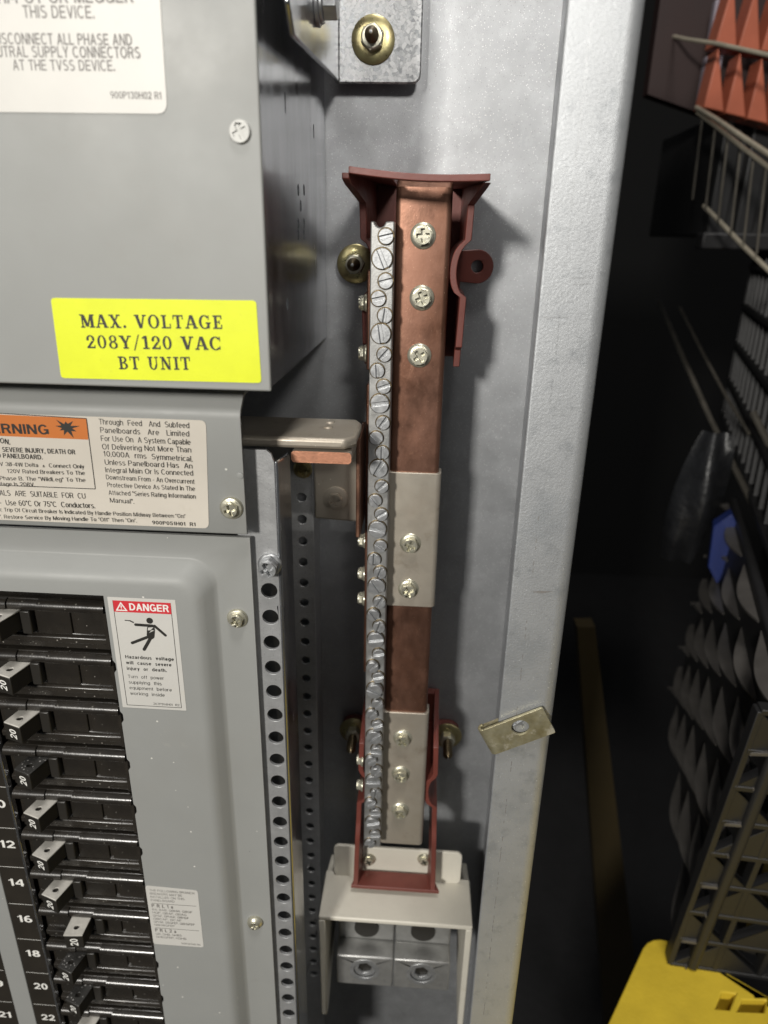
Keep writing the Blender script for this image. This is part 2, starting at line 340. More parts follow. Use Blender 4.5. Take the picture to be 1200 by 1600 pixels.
# ---- slab serif capitals for the yellow sticker (cap height 1)
def serif_glyph(ch):
    T, t, sh = 0.25, 0.13, 0.105
    P = []
    def q(*p): P.append(list(p))
    def bar(x0, x1, y0, y1): q((x0, y0), (x1, y0), (x1, y1), (x0, y1))
    def diag(xa, ya, xb, yb, w): q((xa-w/2, ya), (xa+w/2, ya), (xb+w/2, yb), (xb-w/2, yb))
    def ser(xc, y, wd): bar(xc-wd/2, xc+wd/2, y, y+sh)
    def arc(cx, cy, rx, ry, wx, wy, a0, a1, n=22):
        for i in range(n):
            a, b = (math.radians(a0+(a1-a0)*k/n) for k in (i, i+1))
            o = lambda t, dx, dy: (cx+(rx-dx)*math.cos(t), cy+(ry-dy)*math.sin(t))
            q(o(a, 0, 0), o(b, 0, 0), o(b, wx, wy), o(a, wx, wy))
    w = 0.8
    if ch == 'M':
        w = 1.12; diag(.17, 0, .17, 1, t); diag(.93, 0, .93, 1, T); diag(.24, .96, .55, .08, T); diag(.84, .96, .57, .08, t)
        ser(.17, 0, .34); ser(.93, 0, .42); ser(.13, 1-sh, .3); ser(.97, 1-sh, .34)
    elif ch == 'A':
        w = .98; diag(.14, 0, .45, 1, t); diag(.82, 0, .5, 1, T); bar(.25, .7, .27, .36); ser(.15, 0, .32); ser(.82, 0, .38)
    elif ch == 'X':
        w = .95; diag(.2, 1, .74, 0, T); diag(.76, 1, .2, 0, t); ser(.2, 1-sh, .38); ser(.77, 1-sh, .32); ser(.2, 0, .32); ser(.75, 0, .38)
    elif ch == 'V':
        w = .95; diag(.18, 1, .47, 0, T); diag(.78, 1, .5, 0, t); ser(.18, 1-sh, .38); ser(.8, 1-sh, .32)
    elif ch == 'Y':
        w = .9; diag(.16, 1, .44, .45, T); diag(.76, 1, .48, .45, t); bar(.35, .56, 0, .5); ser(.16, 1-sh, .36); ser(.77, 1-sh, .3); ser(.455, 0, .42)
    elif ch == '.':
        w = .34; arc(.17, .11, .115, .115, .114, .114, 0, 360)
    elif ch == 'O':
        w = .95; arc(.47, .5, .45, .52, .21, .09, 0, 360, 36)
    elif ch == 'C':
        w = .92; arc(.47, .5, .45, .52, .21, .09, 40, 320, 30); bar(.76, .83, .66, 1.0); bar(.76, .83, .05, .3)
    elif ch == 'G':
        w = 1.0; arc(.47, .5, .45, .52, .21, .09, 40, 320, 30); bar(.76, .83, .66, 1.0); bar(.66, .86, .02, .42); ser(.76, .38, .4)
    elif ch == 'L':
        w = .82; bar(.14, .35, 0, 1); ser(.245, 1-sh, .42); bar(.02, .76, 0, sh); bar(.68, .76, 0, .36)
    elif ch == 'T':
        w = .88; bar(.33, .54, 0, 1); bar(.03, .84, 1-sh, 1); bar(.03, .11, .68, 1); bar(.76, .84, .68, 1); ser(.435, 0, .42)
    elif ch == 'E':
        w = .86; bar(.14, .35, 0, 1); bar(.02, .74, 0, sh); bar(.02, .72, 1-sh, 1); bar(.64, .72, .7, 1); bar(.66, .74, 0, .32); bar(.3, .56, .46, .55); bar(.5, .57, .36, .65)
    elif ch == 'N':
        w = 1.0; bar(.14, .24, 0, 1); bar(.74, .84, 0, 1); diag(.2, 1, .76, 0, T); ser(.16, 1-sh, .32); ser(.18, 0, .34); ser(.79, 1-sh, .34)
    elif ch == 'U':
        w = .98; bar(.13, .34, .35, 1); bar(.71, .81, .35, 1); arc(.47, .37, .34, .39, .17, .1, 180, 360); ser(.235, 1-sh, .42); ser(.76, 1-sh, .32)
    elif ch == 'B':
        w = .88; bar(.14, .35, 0, 1); arc(.42, .75, .34, .25, .19, .085, -90, 90); arc(.42, .27, .40, .27, .20, .085, -90, 90); bar(.02, .45, 0, sh); bar(.02, .45, 1-sh, 1); bar(.3, .45, .475, .55)
    elif ch == 'I':
        w = .5; bar(.15, .36, 0, 1); ser(.255, 0, .45); ser(.255, 1-sh, .45)
    elif ch == '2':
        w = .74; arc(.36, .7, .31, .3, .18, .09, -30, 180); diag(.12, .06, .52, .55, .2); bar(.04, .68, 0, .13); bar(.6, .68, 0, .26); arc(.14, .68, .1, .1, .099, .099, 0, 360, 12)
    elif ch == '0':
        w = .76; arc(.37, .5, .34, .51, .18, .08, 0, 360, 32)
    elif ch == '8':
        w = .76; arc(.37, .75, .29, .26, .16, .08, 0, 360); arc(.37, .26, .34, .28, .18, .08, 0, 360)
    elif ch == '/':
        w = .6; diag(.08, -.12, .5, 1.08, .09)
    elif ch == '1':
        w = .6; bar(.2, .41, 0, 1); q((.04, .74), (.2, .84), (.2, 1), (.04, .86)); ser(.305, 0, .5)
    else: w = .45
    return P, w
def serif_text(bm, s, o, width, cap, ang, w):
    polys = []; x = 0
    for ch in s:
        P, wd = serif_glyph(ch)
        for p in P: polys.append([(x+a, b) for a, b in p])
        x += wd+0.11
    sx = width/x; c, sn = math.cos(ang), math.sin(ang); o = Vector(o)
    for k, p in enumerate(polys):
        vs = []
        for a, b in p:
            X = a*sx; Y = b*cap
            vs.append(bm.verts.new(o+Vector((X*c-Y*sn, -w-0.00002*k, X*sn+Y*c))))
        try: bm.faces.new(vs)
        except ValueError: pass
def sans_glyph(ch, T=0.2):
    P = []; w = .7; H = T*.85; xh = .74
    def q(*p): P.append(list(p))
    def bar(x0, x1, y0, y1): q((x0, y0), (x1, y0), (x1, y1), (x0, y1))
    def diag(xa, ya, xb, yb, k=1.0): q((xa-T*k/2, ya), (xa+T*k/2, ya), (xb+T*k/2, yb), (xb-T*k/2, yb))
    def arc(cx, cy, rx, ry, a0, a1, n=0):
        n = n or max(6, int(abs(a1-a0)/18))
        for i in range(n):
            a, b = (math.radians(a0+(a1-a0)*k/n) for k in (i, i+1))
            o = lambda t, dx, dy: (cx+(rx-dx)*math.cos(t), cy+(ry-dy)*math.sin(t))
            q(o(a, 0, 0), o(b, 0, 0), o(b, T, H), o(a, T, H))
    def stem(x, y0=0, y1=1): bar(x, x+T, y0, y1)
    if ch == '0': w = .66; arc(.33, .5, .33, .51, 0, 360, 28)
    elif ch == '1': w = .42; stem(.18); q((0, .68), (.2, .78), (.2, 1), (.16, .86), (0, .82))
    elif ch == '2': w = .66; arc(.33, .69, .33, .32, -25, 175); diag(T*.6, H*.6, .54, .56, 1.15); bar(.0, .66, 0, H)
    elif ch == '3': w = .66; arc(.33, .73, .32, .28, -90, 170); arc(.33, .28, .33, .29, -170, 90)
    elif ch == '4': w = .7; stem(.44); bar(0, .7, .22, .22+H); q((0, .22+H), (T, .22+H), (.5, 1-T*.6), (.44, 1))
    elif ch == '5': w = .66; arc(.32, .32, .34, .33, -165, 120); bar(.1, .6, 1-H, 1); q((.05, .44), (.05+T, .5), (.1+T, 1), (.1, 1))
    elif ch == '6': w = .66; arc(.33, .31, .33, .32, 0, 360, 24); arc(.42, .5, .42, .51, 75, 180)
    elif ch == '7': w = .62; bar(0, .62, 1-H, 1); diag(.2, 0, .62-T*.6, 1-H)
    elif ch == '8': w = .66; arc(.33, .74, .29, .27, 0, 360, 22); arc(.33, .28, .33, .29, 0, 360, 22)
    elif ch == '9': w = .66; arc(.33, .69, .33, .32, 0, 360, 24); arc(.24, .5, .42, .51, -105, 0)
    elif ch == 'A': w = .8; diag(T/2, 0, .4, 1); diag(.8-T/2, 0, .4, 1); bar(.2, .6, .26, .26+H)
    elif ch == 'B': w = .74; stem(0); arc(.4, .75, .3, .25, -90, 90); arc(.4, .27, .34, .27, -90, 90); bar(T, .42, 0, H); bar(T, .42, 1-H, 1); bar(T, .42, .5-H*.2, .5+H*.5)
    elif ch == 'C': w = .8; arc(.42, .5, .42, .52, 45, 315, 24)
    elif ch == 'D': w = .78; stem(0); arc(.34, .5, .44, .5, -90, 90); bar(T, .36, 0, H); bar(T, .36, 1-H, 1)
    elif ch == 'E': w = .68; stem(0); bar(T, .66, 0, H); bar(T, .66, 1-H, 1); bar(T, .62, .5-H/2, .5+H/2)
    elif ch == 'F': w = .64; stem(0); bar(T, .64, 1-H, 1); bar(T, .58, .48-H/2, .48+H/2)
    elif ch == 'G': w = .84; arc(.42, .5, .42, .52, 40, 330, 26); bar(.46, .84, .38, .38+H); bar(.84-T, .84, .05, .4)
    elif ch == 'H': w = .76; stem(0); stem(.76-T); bar(T, .76-T, .5-H/2, .5+H/2)
    elif ch == 'I': w = T; stem(0)
    elif ch == 'J': w = .56; stem(.56-T, .3, 1); arc(.28, .3, .28, .31, 180, 360)
    elif ch == 'K': w = .74; stem(0); diag(T*1.1, .42, .72-T*.6, 1, 1.15); diag(.28, .55, .74-T*.6, 0, 1.15)
    elif ch == 'L': w = .6; stem(0); bar(T, .6, 0, H)
    elif ch == 'M': w = .92; stem(0); stem(.92-T); diag(T*.55, 1, .46, 0); diag(.92-T*.55, 1, .46, 0)
    elif ch == 'N': w = .78; stem(0); stem(.78-T); q((0, 1), (T*1.15, 1), (.78, 0), (.78-T*1.15, 0))
    elif ch == 'O': w = .86; arc(.43, .5, .43, .52, 0, 360, 30)
    elif ch == 'Ø': w = .66; arc(.33, .5, .33, .51, 0, 360, 28); diag(.06, -.02, .6, 1.02, .7)
    elif ch == 'P': w = .7; stem(0); arc(.4, .71, .3, .29, -90, 90); bar(T, .42, 1-H, 1); bar(T, .42, .42, .42+H)
    elif ch == 'Q': w = .86; arc(.43, .5, .43, .52, 0, 360, 30); diag(.8, -.05, .55, .3)
    elif ch == 'R': w = .76; stem(0); arc(.42, .71, .31, .29, -90, 90); bar(T, .44, 1-H, 1); bar(T, .44, .42, .42+H); diag(.76-T*.55, 0, .48, .45, 1.1)
    elif ch == 'S': w = .72; arc(.36, .735, .33, .28, 35, 270); arc(.36, .275, .36, .29, -145, 90)
    elif ch == 'T': w = .68; stem(.34-T/2); bar(0, .68, 1-H, 1)
    elif ch == 'U': w = .76; stem(0, .32); stem(.76-T, .32); arc(.38, .33, .38, .35, 180, 360)
    elif ch == 'V': w = .76; diag(T/2, 1, .38, 0); diag(.76-T/2, 1, .38, 0)
    elif ch == 'W': w = 1.08; diag(.25, 0, T/2, 1); diag(.27, 0, .53, 1, .95); diag(.81, 0, .55, 1, .95); diag(.83, 0, 1.08-T/2, 1)
    elif ch == 'X': w = .74; diag(T/2, 0, .74-T/2, 1, 1.15); diag(T/2, 1, .74-T/2, 0, 1.15)
    elif ch == 'Y': w = .74; diag(T/2, 1, .37, .4); diag(.74-T/2, 1, .37, .4); stem(.37-T/2, 0, .45)
    elif ch == 'Z': w = .68; bar(0, .68, 0, H); bar(0, .68, 1-H, 1); diag(T*.7, H, .68-T*.7, 1-H, 1.2)
    elif ch == 'a': w = .6; stem(.56-T, 0, .5); arc(.29, .48, .27, .27, 0, 165); arc(.26, .22, .26, .23, 0, 360, 16)
    elif ch == 'b': w = .62; stem(0); arc(.31, .37, .31, .38, 0, 360, 20)
    elif ch == 'c': w = .56; arc(.31, .37, .31, .38, 45, 315)
    elif ch == 'd': w = .62; stem(.62-T); arc(.31, .37, .31, .38, 0, 360, 20)
    elif ch == 'e': w = .62; arc(.31, .37, .31, .38, 0, 310); bar(.08, .6, .37-H/2, .37+H/2)
    elif ch == 'f': w = .36; stem(.1, 0, .8); arc(.1+.22, .79, .22, .22, 90, 180); bar(0, .34, xh-H*.9, xh)
    elif ch == 'g': w = .62; stem(.62-T, 0, xh); arc(.31, .38, .31, .37, 0, 360, 20); arc(.31, 0, .31, .26, 190, 360)
    elif ch == 'h': w = .6; stem(0); arc(.3, .46, .3, .29, 0, 180); stem(.6-T, 0, .47)
    elif ch == 'i': w = T; stem(0, 0, xh); stem(0, 1-T*.9, 1)
    elif ch == 'j': w = T; stem(0, -.2, xh); stem(0, 1-T*.9, 1)
    elif ch == 'k': w = .56; stem(0); diag(T*1.1, .26, .54-T*.6, xh, 1.15); diag(.24, .4, .56-T*.6, 0, 1.15)
    elif ch == 'l': w = T; stem(0)
    elif ch == 'm': w = .94; stem(0, 0, xh); arc(.27, .5, .27, .25, 0, 180); stem(.54-T, 0, .51); arc(.67, .5, .27, .25, 0, 180); stem(.94-T, 0, .51)
    elif ch == 'n': w = .6; stem(0, 0, xh); arc(.3, .46, .3, .29, 0, 180); stem(.6-T, 0, .47)
    elif ch == 'o': w = .62; arc(.31, .37, .31, .38, 0, 360, 22)
    elif ch == 'p': w = .62; stem(0, -.26, xh); arc(.31, .37, .31, .38, 0, 360, 20)
    elif ch == 'q': w = .62; stem(.62-T, -.26, xh); arc(.31, .37, .31, .38, 0, 360, 20)
    elif ch == 'r': w = .4; stem(0, 0, xh); arc(.32, .42, .3, .32, 80, 180)
    elif ch == 's': w = .54; arc(.27, .55, .25, .2, 30, 270); arc(.27, .2, .27, .215, -150, 90)
    elif ch == 't': w = .34; stem(.1, .15, .93); arc(.31, .18, .21, .19, 180, 275); bar(0, .34, xh-H*.9, xh)
    elif ch == 'u': w = .6; stem(0, .27, xh); arc(.3, .29, .3, .3, 180, 360); stem(.6-T, 0, xh)
    elif ch == 'v': w = .56; diag(T/2, xh, .28, 0); diag(.56-T/2, xh, .28, 0)
    elif ch == 'w': w = .84; diag(T/2, xh, .22, 0); diag(.42, xh, .22, 0, .9); diag(.42, xh, .62, 0, .9); diag(.84-T/2, xh, .62, 0)
    elif ch == 'x': w = .54; diag(T/2, 0, .54-T/2, xh, 1.1); diag(T/2, xh, .54-T/2, 0, 1.1)
    elif ch == 'y': w = .56; diag(T/2, xh, .28, 0); diag(.56-T/2, xh, .16, -.26)
    elif ch == 'z': w = .5; bar(0, .5, 0, H); bar(0, .5, xh-H, xh); diag(T*.7, H, .5-T*.7, xh-H, 1.1)
    elif ch == '.': w = T*1.1; bar(0, T*1.1, 0, T*1.1)
    elif ch == ',': w = T*1.1; q((0, T), (T, T), (T, 0), (T*.2, -T), (0, -T*.6))
    elif ch == '-': w = .34; bar(0, .34, .32, .32+H)
    elif ch == '"': w = T*2.2; bar(0, T*.8, .66, 1); bar(T*1.3, T*2.1, .66, 1)
    elif ch == '°': w = .28; arc(.14, .85, .16, .16, 0, 360, 12)
    elif ch == 'Δ': w = .5; diag(T/2, 0, .25, .6, .8); diag(.5-T/2, 0, .25, .6, .8); bar(0, .5, 0, H*.7)
    elif ch == '/': w = .4; diag(.04, 0, .36, 1, .8)
    elif ch == ' ': w = .3
    else: w = .3
    return P, w
def sans_text(bm, s, o, width, cap, fr=FRONT, w=0.0, center=False, ang=0.0, gap=0.1, T=0.2):
    polys = []; x = 0
    for ch in s:
        P, wd = sans_glyph(ch, T)
        for p in P: polys.append([(x+a, b) for a, b in p])
        x += wd+gap
    x -= gap; sx = width/x; o = Vector(o); U, V, Wd = fr; c, sn = math.cos(ang), math.sin(ang)
    for k, p in enumerate(polys):
        vs = []
        for a, b_ in p:
            X = a*sx-(width/2 if center else 0); Y = b_*cap
            vs.append(bm.verts.new(o+U*(X*c-Y*sn)+V*(X*sn+Y*c)+Wd*(w+.00002*k)))
        try: bm.faces.new(vs)
        except ValueError: pass
def quad_label(bm, pts, Y, th=0.006, r=0.07, n=4):
    """rounded quadrilateral sticker, pts in (x,z) clockwise from top left"""
    out = []
    P = [Vector(p) for p in pts]
    for i, p in enumerate(P):
        a = (P[i-1]-p).normalized(); b = (P[(i+1) % 4]-p).normalized()
        for k in range(n+1):
            t = k/n
            v = p+a*(r*(1-t)**2)+b*(r*t**2)
            out.append((v.x, v.y))
    prism(bm, out, -Y, -Y+th)

# ------------------------------------------------------------------ the setting
def structure(name, bm, m):
    o = obj(name, bm, m); o['kind'] = 'structure'; return o
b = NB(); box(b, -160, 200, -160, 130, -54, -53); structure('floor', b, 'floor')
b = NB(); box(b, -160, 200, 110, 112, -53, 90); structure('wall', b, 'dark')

# ------------------------------------------------------------------ steel enclosure
BACK = 14.3
t = thing('electrical_enclosure', (-6, BACK, -24), 'grey galvanised steel cabinet with a wide folded front lip along its right side', 'electrical enclosure')
b = NB(); box(b, -14, 2.12, BACK, BACK+0.06, -24, 9); obj('back_panel', b, 'galv_wall', t)
b = NB()
sheet_z(b, [(2.10, BACK-0.001), (2.10, 9.10)], -24, 9, 0.06)
obj('side_panel', b, 'galv_wall', t)
b = NB()
pr = [(1.345, 8.80), (1.98, 8.80)]
for i in range(1, 9):
    a = math.radians(-90+90*i/8); pr.append((1.98+0.20*math.cos(a), 9.0+0.20*math.sin(a)))
pr.append((2.18, BACK+0.06))
sheet_z(b, pr, -24, 9, 0.07)
obj('front_lip', b, 'galv_lip', t, bevel=0.02)
# roll marks scratched along the lip
b = NB()
for (z0, z1, w, x) in [(2.2, 0.4, .012, 1.60), (0.35, -1.9, .010, 1.605)]:
    n = 26
    for i in range(n):
        if rnd.random() < 0.72:
            a = z0+(z1-z0)*i/n; c_ = a+(z1-z0)/n*rnd.uniform(.5, 1)
            xx = x+rnd.uniform(-.006, .006); flat(b, [(xx, a), (xx+w, a), (xx+w*.7, c_), (xx, c_)], -8.80+0.003)
for (x0, x1, z) in [(1.70, 1.95, -0.36), (1.72, 1.93, -0.43), (1.40, 1.72, -0.82)]:
    flat(b, [(x0, z), (x1, z+.01), (x1, z+.02), (x0, z+.012)], -8.80+0.003)
obj('scratch', b, 'screw', t)
b = NB()
for (z0, z1, x) in [(-3.4, -4.3, 1.615), (-4.9, -8.0, 1.60), (-8.3, -13.5, 1.585)]:
    n = int(abs(z1-z0)*9)
    for i in range(n):
        if rnd.random() < 0.6:
            a = z0+(z1-z0)*i/n; c_ = a+(z1-z0)/n*rnd.uniform(.4, 1.0); xx = x+rnd.uniform(-.004, .004)
            flat(b, [(xx, a), (xx+.010, a), (xx+.008, c_), (xx, c_)], -8.80+0.003)
flat(b, [(1.62, -4.55), (1.78, -4.53), (1.93, -4.53), (1.78, -4.57)], -8.80+0.003)
obj('pencil_mark', b, 'ink_grey', t)
# weld bead / rough lines at the corner
# ------------------------------------------------------------------ surge box
t = thing('surge_device_box', (-5, 14.2, -1.9), 'large grey painted box with white and bright yellow stickers, at upper left', 'electrical box')
b = NB(); box(b, -9, -1.97, 8.80, 8.86, -1.83, 6)
box(b, -9, -2.03, 8.86, 9.1, -1.83, -1.78)
obj('front_cover', b, 'paint', t, bevel=0.035, seg=3)
slots = []
def yz(px, py, X=-2.0):
    p = atx(px, py, X); return p.y, p.z
for (px, y0, y1, hw) in [(445, 143, 177, .045), (490, 194, 216, .05)]:
    Y, z1 = yz(px, y0); _, z0 = yz(px, y1); slots.append(rrect(Y-hw, Y+hw, z0, z1, .04, 3))
for (px, py) in [(466, 297), (475, 297), (470, 322), (466, 350), (475, 350), (466, 366), (475, 366), (449, 475)]:
    Y, z = yz(px, py); slots.append(circ(.085, 14, Y, z, 0, .085))
b = NB()
prism(b, [(8.87, -1.80), (14.24, -1.80), (14.24, 6), (8.87, 6)], -0.05, 0, (-2.0, 0, 0), RIGHTW, holes=slots)
obj('side_panel', b, 'galv_side', t, angle=30)
b = NB(); box(b, -9, -2.06, 8.9, 14.2, -1.82, -1.78); obj('bottom_panel', b, 'galv_side', t)
b = NB(); phillips_pan(b, (-2.205, 8.80, 1.14), .125, .045, 0.45); obj('screw', b, 'pan', t, bevel=.006)
b = NB(); quad_label(b, [(-9, 6), (-2.93, 6), (-3.03, 1.31), (-9, 1.31)], 8.797, r=.12)
lab = obj('instruction_label', b, 'white', t)
b = NB(); Yl = 8.79
tpx(b, 'DO NOT HI-POT OR MEGGER', (-95, 6), (209, 4), .115, Yl, bold=.008)
tpx(b, 'THIS DEVICE.', (37, 28), (148, 29), .118, Yl, bold=.008)
tpx(b, 'DISCONNECT ALL PHASE AND', (-10, 69), (207, 71), .108, Yl, bold=.008)
tpx(b, 'NEUTRAL SUPPLY CONNECTORS', (-24, 89), (220, 91), .108, Yl, bold=.008)
tpx(b, 'AT THE TVSS DEVICE.', (21, 110), (180, 111), .106, Yl, bold=.008)
tpx(b, '900P130H02 R1', (173, 154), (253, 155), .072, Yl, bold=.008)
obj('lettering', b, 'ink_grey', lab)
b = NB(); quad_label(b, [(-4.72, -.73), (-2.11, -.70), (-2.09, -1.72), (-4.74, -1.735)], 8.797, r=.05)
lab = obj('voltage_sticker', b, 'yellow', t)
b = NB()
for s, pa, pb, cp in [('MAX. VOLTAGE', (127, 512), (352, 514), .165), ('208Y/120 VAC', (136, 544), (349, 547), .165), ('BT UNIT', (186, 577), (301, 578), .165)]:
    a = at(*pa, 8.79); c = at(*pb, 8.79); d = c-a
    serif_text(b, s, a, d.length, cp, math.atan2(d.z, d.x), 0.001)
obj('lettering', b, 'ink', lab)

# ------------------------------------------------------------------ warning filler plate
t = thing('filler_plate', (-6, 9.6, -4.12), 'narrow grey steel filler plate carrying a cream label headed by an orange warning band', 'cover plate')
b = NB()
pr = [(9.46, -4.135), (9.415, -4.125), (9.40, -4.10), (9.40, -2.36)]
for i in range(1, 7):
    a = math.radians(90*i/6*0.85); pr.append((9.40+.10*(1-math.cos(a)), -2.36+.16*math.sin(a)))
pr += [(9.62, -2.08), (9.72, -2.03), (10.4, -2.02)]
th = .05
ol = pr+[(y+th if i < 4 else y+th*.6, z-(0 if i < 4 else th)) for i, (y, z) in reversed(list(enumerate(pr)))]
prism(b, ol, 0, 8.45, (-2.56, 0, 0), (Vector((0, 1, 0)), Vector((0, 0, 1)), Vector((-1, 0, 0))))
obj('plate', b, 'paint', t, bevel=.02)
b = NB(); hex_screw(b, (-2.765, 9.40, -3.70), .125, .13, .175, 0.5, 0.25); obj('screw', b, 'yzinc', t, bevel=.004)
b = NB(); p = at(375, 743, 9.4); lathe(b, [(.055, 0), (.05, .012), (.03, .018)], (p.x, 9.4, p.z)); obj('dimple', b, 'paint', t)
YL = 9.395
def q4(a, b_, c, d, Y): return [(lambda v: (v.x, v.z))(at(*k, Y)) for k in (a, b_, c, d)]
b = NB(); zt, zb = -2.39, -4.045
quad_label(b, [(-9.5, zt), (-3.05, zt), (-3.13, zb), (-9.5, zb)], 9.397, r=.09)
lab = obj('warning_label', b, 'cream', t)
b = NB(); YL = 9.389
A = at(135, 654, YL); B_ = at(138, 687, YL)
prism(b, [(-9.4, at(0, 645, YL).z+.015), (A.x, A.z), (B_.x, B_.z), (-9.4, at(0, 680, YL).z+.012)], -YL, -YL+.0008)
obj('orange_band', b, 'orange', lab)
b = NB(); YL = 9.387
a_ = at(-37, 676, YL); c_ = at(77, 679, YL)
sans_text(b, 'WARNING', a_, (c_-a_).length, .145, ang=math.atan2(c_.z-a_.z, c_.x-a_.x))
# burst pictogram
c0 = at(104, 668, YL); pts = []
rr = [.20, .07, .17, .08, .12, .07, .2, .08, .16, .07, .12, .07, .17, .08, .22, .09, .15, .08]
for i, r_ in enumerate(rr):
    a = 2*math.pi*i/len(rr)+.2; pts.append((c0.x+r_*1.05*math.cos(a), c0.z+r_*.75*math.sin(a)))
flat(b, pts, -YL)
def bar_px(bm, a, c, w, Y, dw=0.0):
    a = at(*a, Y); c = at(*c, Y); d = Vector((c.x-a.x, c.z-a.z)); n = Vector((-d.y, d.x)).normalized()*w/2
    flat(bm, [(a.x+n.x, a.z+n.y), (c.x+n.x, c.z+n.y), (c.x-n.x, c.z-n.y), (a.x-n.x, a.z-n.y)], -Y+dw)
bar_px(b, (-30, 644), (135, 654), .012, YL); bar_px(b, (135, 654), (149, 764), .012, YL, .0004); bar_px(b, (149, 764), (-30, 757), .012, YL)
for s, pa, pb, cp, bo in [
    ('ON.', (0, 692), (16, 695), .078, .012),
    ('SEVERE INJURY, DEATH OR', (4, 706), (118, 710), .073, .012),
    ('TO PANELBOARD.', (-10, 715), (67, 718), .073, .012),
    ('V 3Ø-4W Delta  Δ  Connect Only', (0, 728), (132, 732), .062, 0),
    ('120V Rated Breakers To The', (12, 739), (133, 742), .062, 0),
    ('Phase B. The "WildLeg" To The', (0, 750), (134, 753), .062, 0),
    ('ltage Is 208V.', (0, 759), (55, 760), .062, 0),
    ('Through  Feed   And  Subfeed', (155, 663), (296, 669), .082, 0), ('Panelboards   Are   Limited', (157, 676), (296, 682), .082, 0),
    ('For Use On  A System Capable', (158, 689), (298, 695), .082, 0), ('Of Delivering Not More Than', (160, 702), (299, 707), .082, 0),
    ('10,000A  rms  Symmetrical,', (162, 713), (301, 721), .082, 0), ('Unless Panelboard Has  An', (164, 726), (301, 732), .08, 0),
    ('Integral Main Or Is Connected', (165, 738), (302, 743), .078, 0), ('Downstream From - An Overcurrent', (166, 749), (304, 756), .074, 0),
    ('Protective Device As Stated In The', (168, 761), (305, 767), .072, 0), ('Attached "Series Rating Information', (170, 773), (306, 779), .072, 0), ('Manual".', (172, 785), (210, 787), .074, 0),
    ('ALS  ARE  SUITABLE  FOR  CU', (0, 774), (134, 779), .085, 0), ('-  Use 60°C Or 75°C  Conductors.', (0, 789), (149, 794), .085, 0),
    ('c Trip Of Circuit Breaker Is Indicated By Handle Position Midway Between "On"', (0, 799), (290, 809), .062, 0),
    ('". Restore Service By Moving Handle To "Off" Then "On".', (0, 810), (214, 816), .062, 0),
    ('900P051H01  R1', (238, 819), (306, 822), .058, .012)]:
    tpx(b, s, pa, pb, cp, YL, bold=bo)
obj('lettering', b, 'ink', lab)

# ------------------------------------------------------------------ breaker cover (dead front)
t = thing('breaker_cover', (-8, 9.7, -20), 'large grey dead-front cover with a raised rim around the column of black breakers', 'panel cover')
b = NB()
XL = -13.2; CUT = rrect(-11.6, -4.86, -21, -5.22, .03, 2)
def ringv(off, Y, r, n=8):
    pts = rrect(XL+off, -3.12-off, -22, -4.64-off, r, n); return [b.verts.new((x, Y, z)) for x, z in pts]
prof = [(0, 9.6, .42), (.03, 9.585, .42), (.08, 9.53, .42), (.17, 9.40, .40), (.24, 9.34, .38), (.30, 9.31, .36), (.37, 9.300, .34)]
rings = [ringv(o_, Y, r) for o_, Y, r in prof]
for a, c in zip(rings, rings[1:]):
    n = len(a)
    for i in range(n): b.faces.new((a[i], a[(i+1) % n], c[(i+1) % n], c[i]))
def fillholes(out_pts, ring_pts, Y, rv_out=None, rv_in=None):
    loops = [out_pts, ring_pts]
    vs = (rv_out or [b.verts.new((x, Y, z)) for x, z in out_pts])+(rv_in or [b.verts.new((x, Y, z)) for x, z in ring_pts])
    for tr in tessellate_polygon([[Vector((x, z, 0)) for x, z in lp] for lp in loops]):
        b.faces.new([vs[k] for k in tr])
outer = [(-14, -24), (-2.575, -24), (-2.575, -4.262), (-14, -4.262)]
r0 = rrect(XL, -3.12, -22, -4.64, .42, 8)
fillholes(outer, r0, 9.6, None, rings[0])
oo, YY, rr_ = prof[-1]
r6 = rrect(XL+oo, -3.12-oo, -22, -4.64-oo, rr_, 8)
# scalloped right edge of the cutout
cut = [(-11.6, -21.2), (-11.6, -5.22), (-4.86, -5.22)]
for k in range(16):
    z = -5.52-k
    if k: cut += [(-4.86, z+.12), (-4.82, z+.06), (-4.82, z-.06), (-4.86, z-.12)]
cut += [(-4.86, -21.2)]
fillholes(r6, cut, 9.30, rings[-1], None)
# turned edge of the cutout
cv = [b.verts.new((x, 9.30, z)) for x, z in cut]; cb = [b.verts.new((x-(.0 if x > -8 else 0), 9.40, z)) for x, z in cut]
for i in range(len(cut)):
    j = (i+1) % len(cut); b.faces.new((cv[i], cv[j], cb[j], cb[i]))
ov = [b.verts.new((x, 9.6, z)) for x, z in outer]; ob_ = [b.verts.new((x, 9.66, z)) for x, z in outer]
for i in range(4):
    j = (i+1) % 4; b.faces.new((ov[i], ov[j], ob_[j], ob_[i]))
obj('cover_panel', b, 'paint', t, angle=50)
for i, (px, py, R, ml) in enumerate([(370, 968, .12, 'yzinc'), (398, 1443, .125, 'yzinc')]):
    p = at(px, py, 9.55); b = NB()
    if i == 0: hex_screw(b, (p.x, 9.6, p.z), R, .13, .17, .2, .5)
    else:
        lathe(b, [(.15, 0), (.15, .05), (.12, .09), (.08, .105)], p+Vector((0, .05, 0))); prism(b, circ(.10, 20), .1, .12, p+Vector((0, .05, 0)), holes=[cross(.07, .02, .3)])
    obj('screw', b, ml, t, bevel=.008)
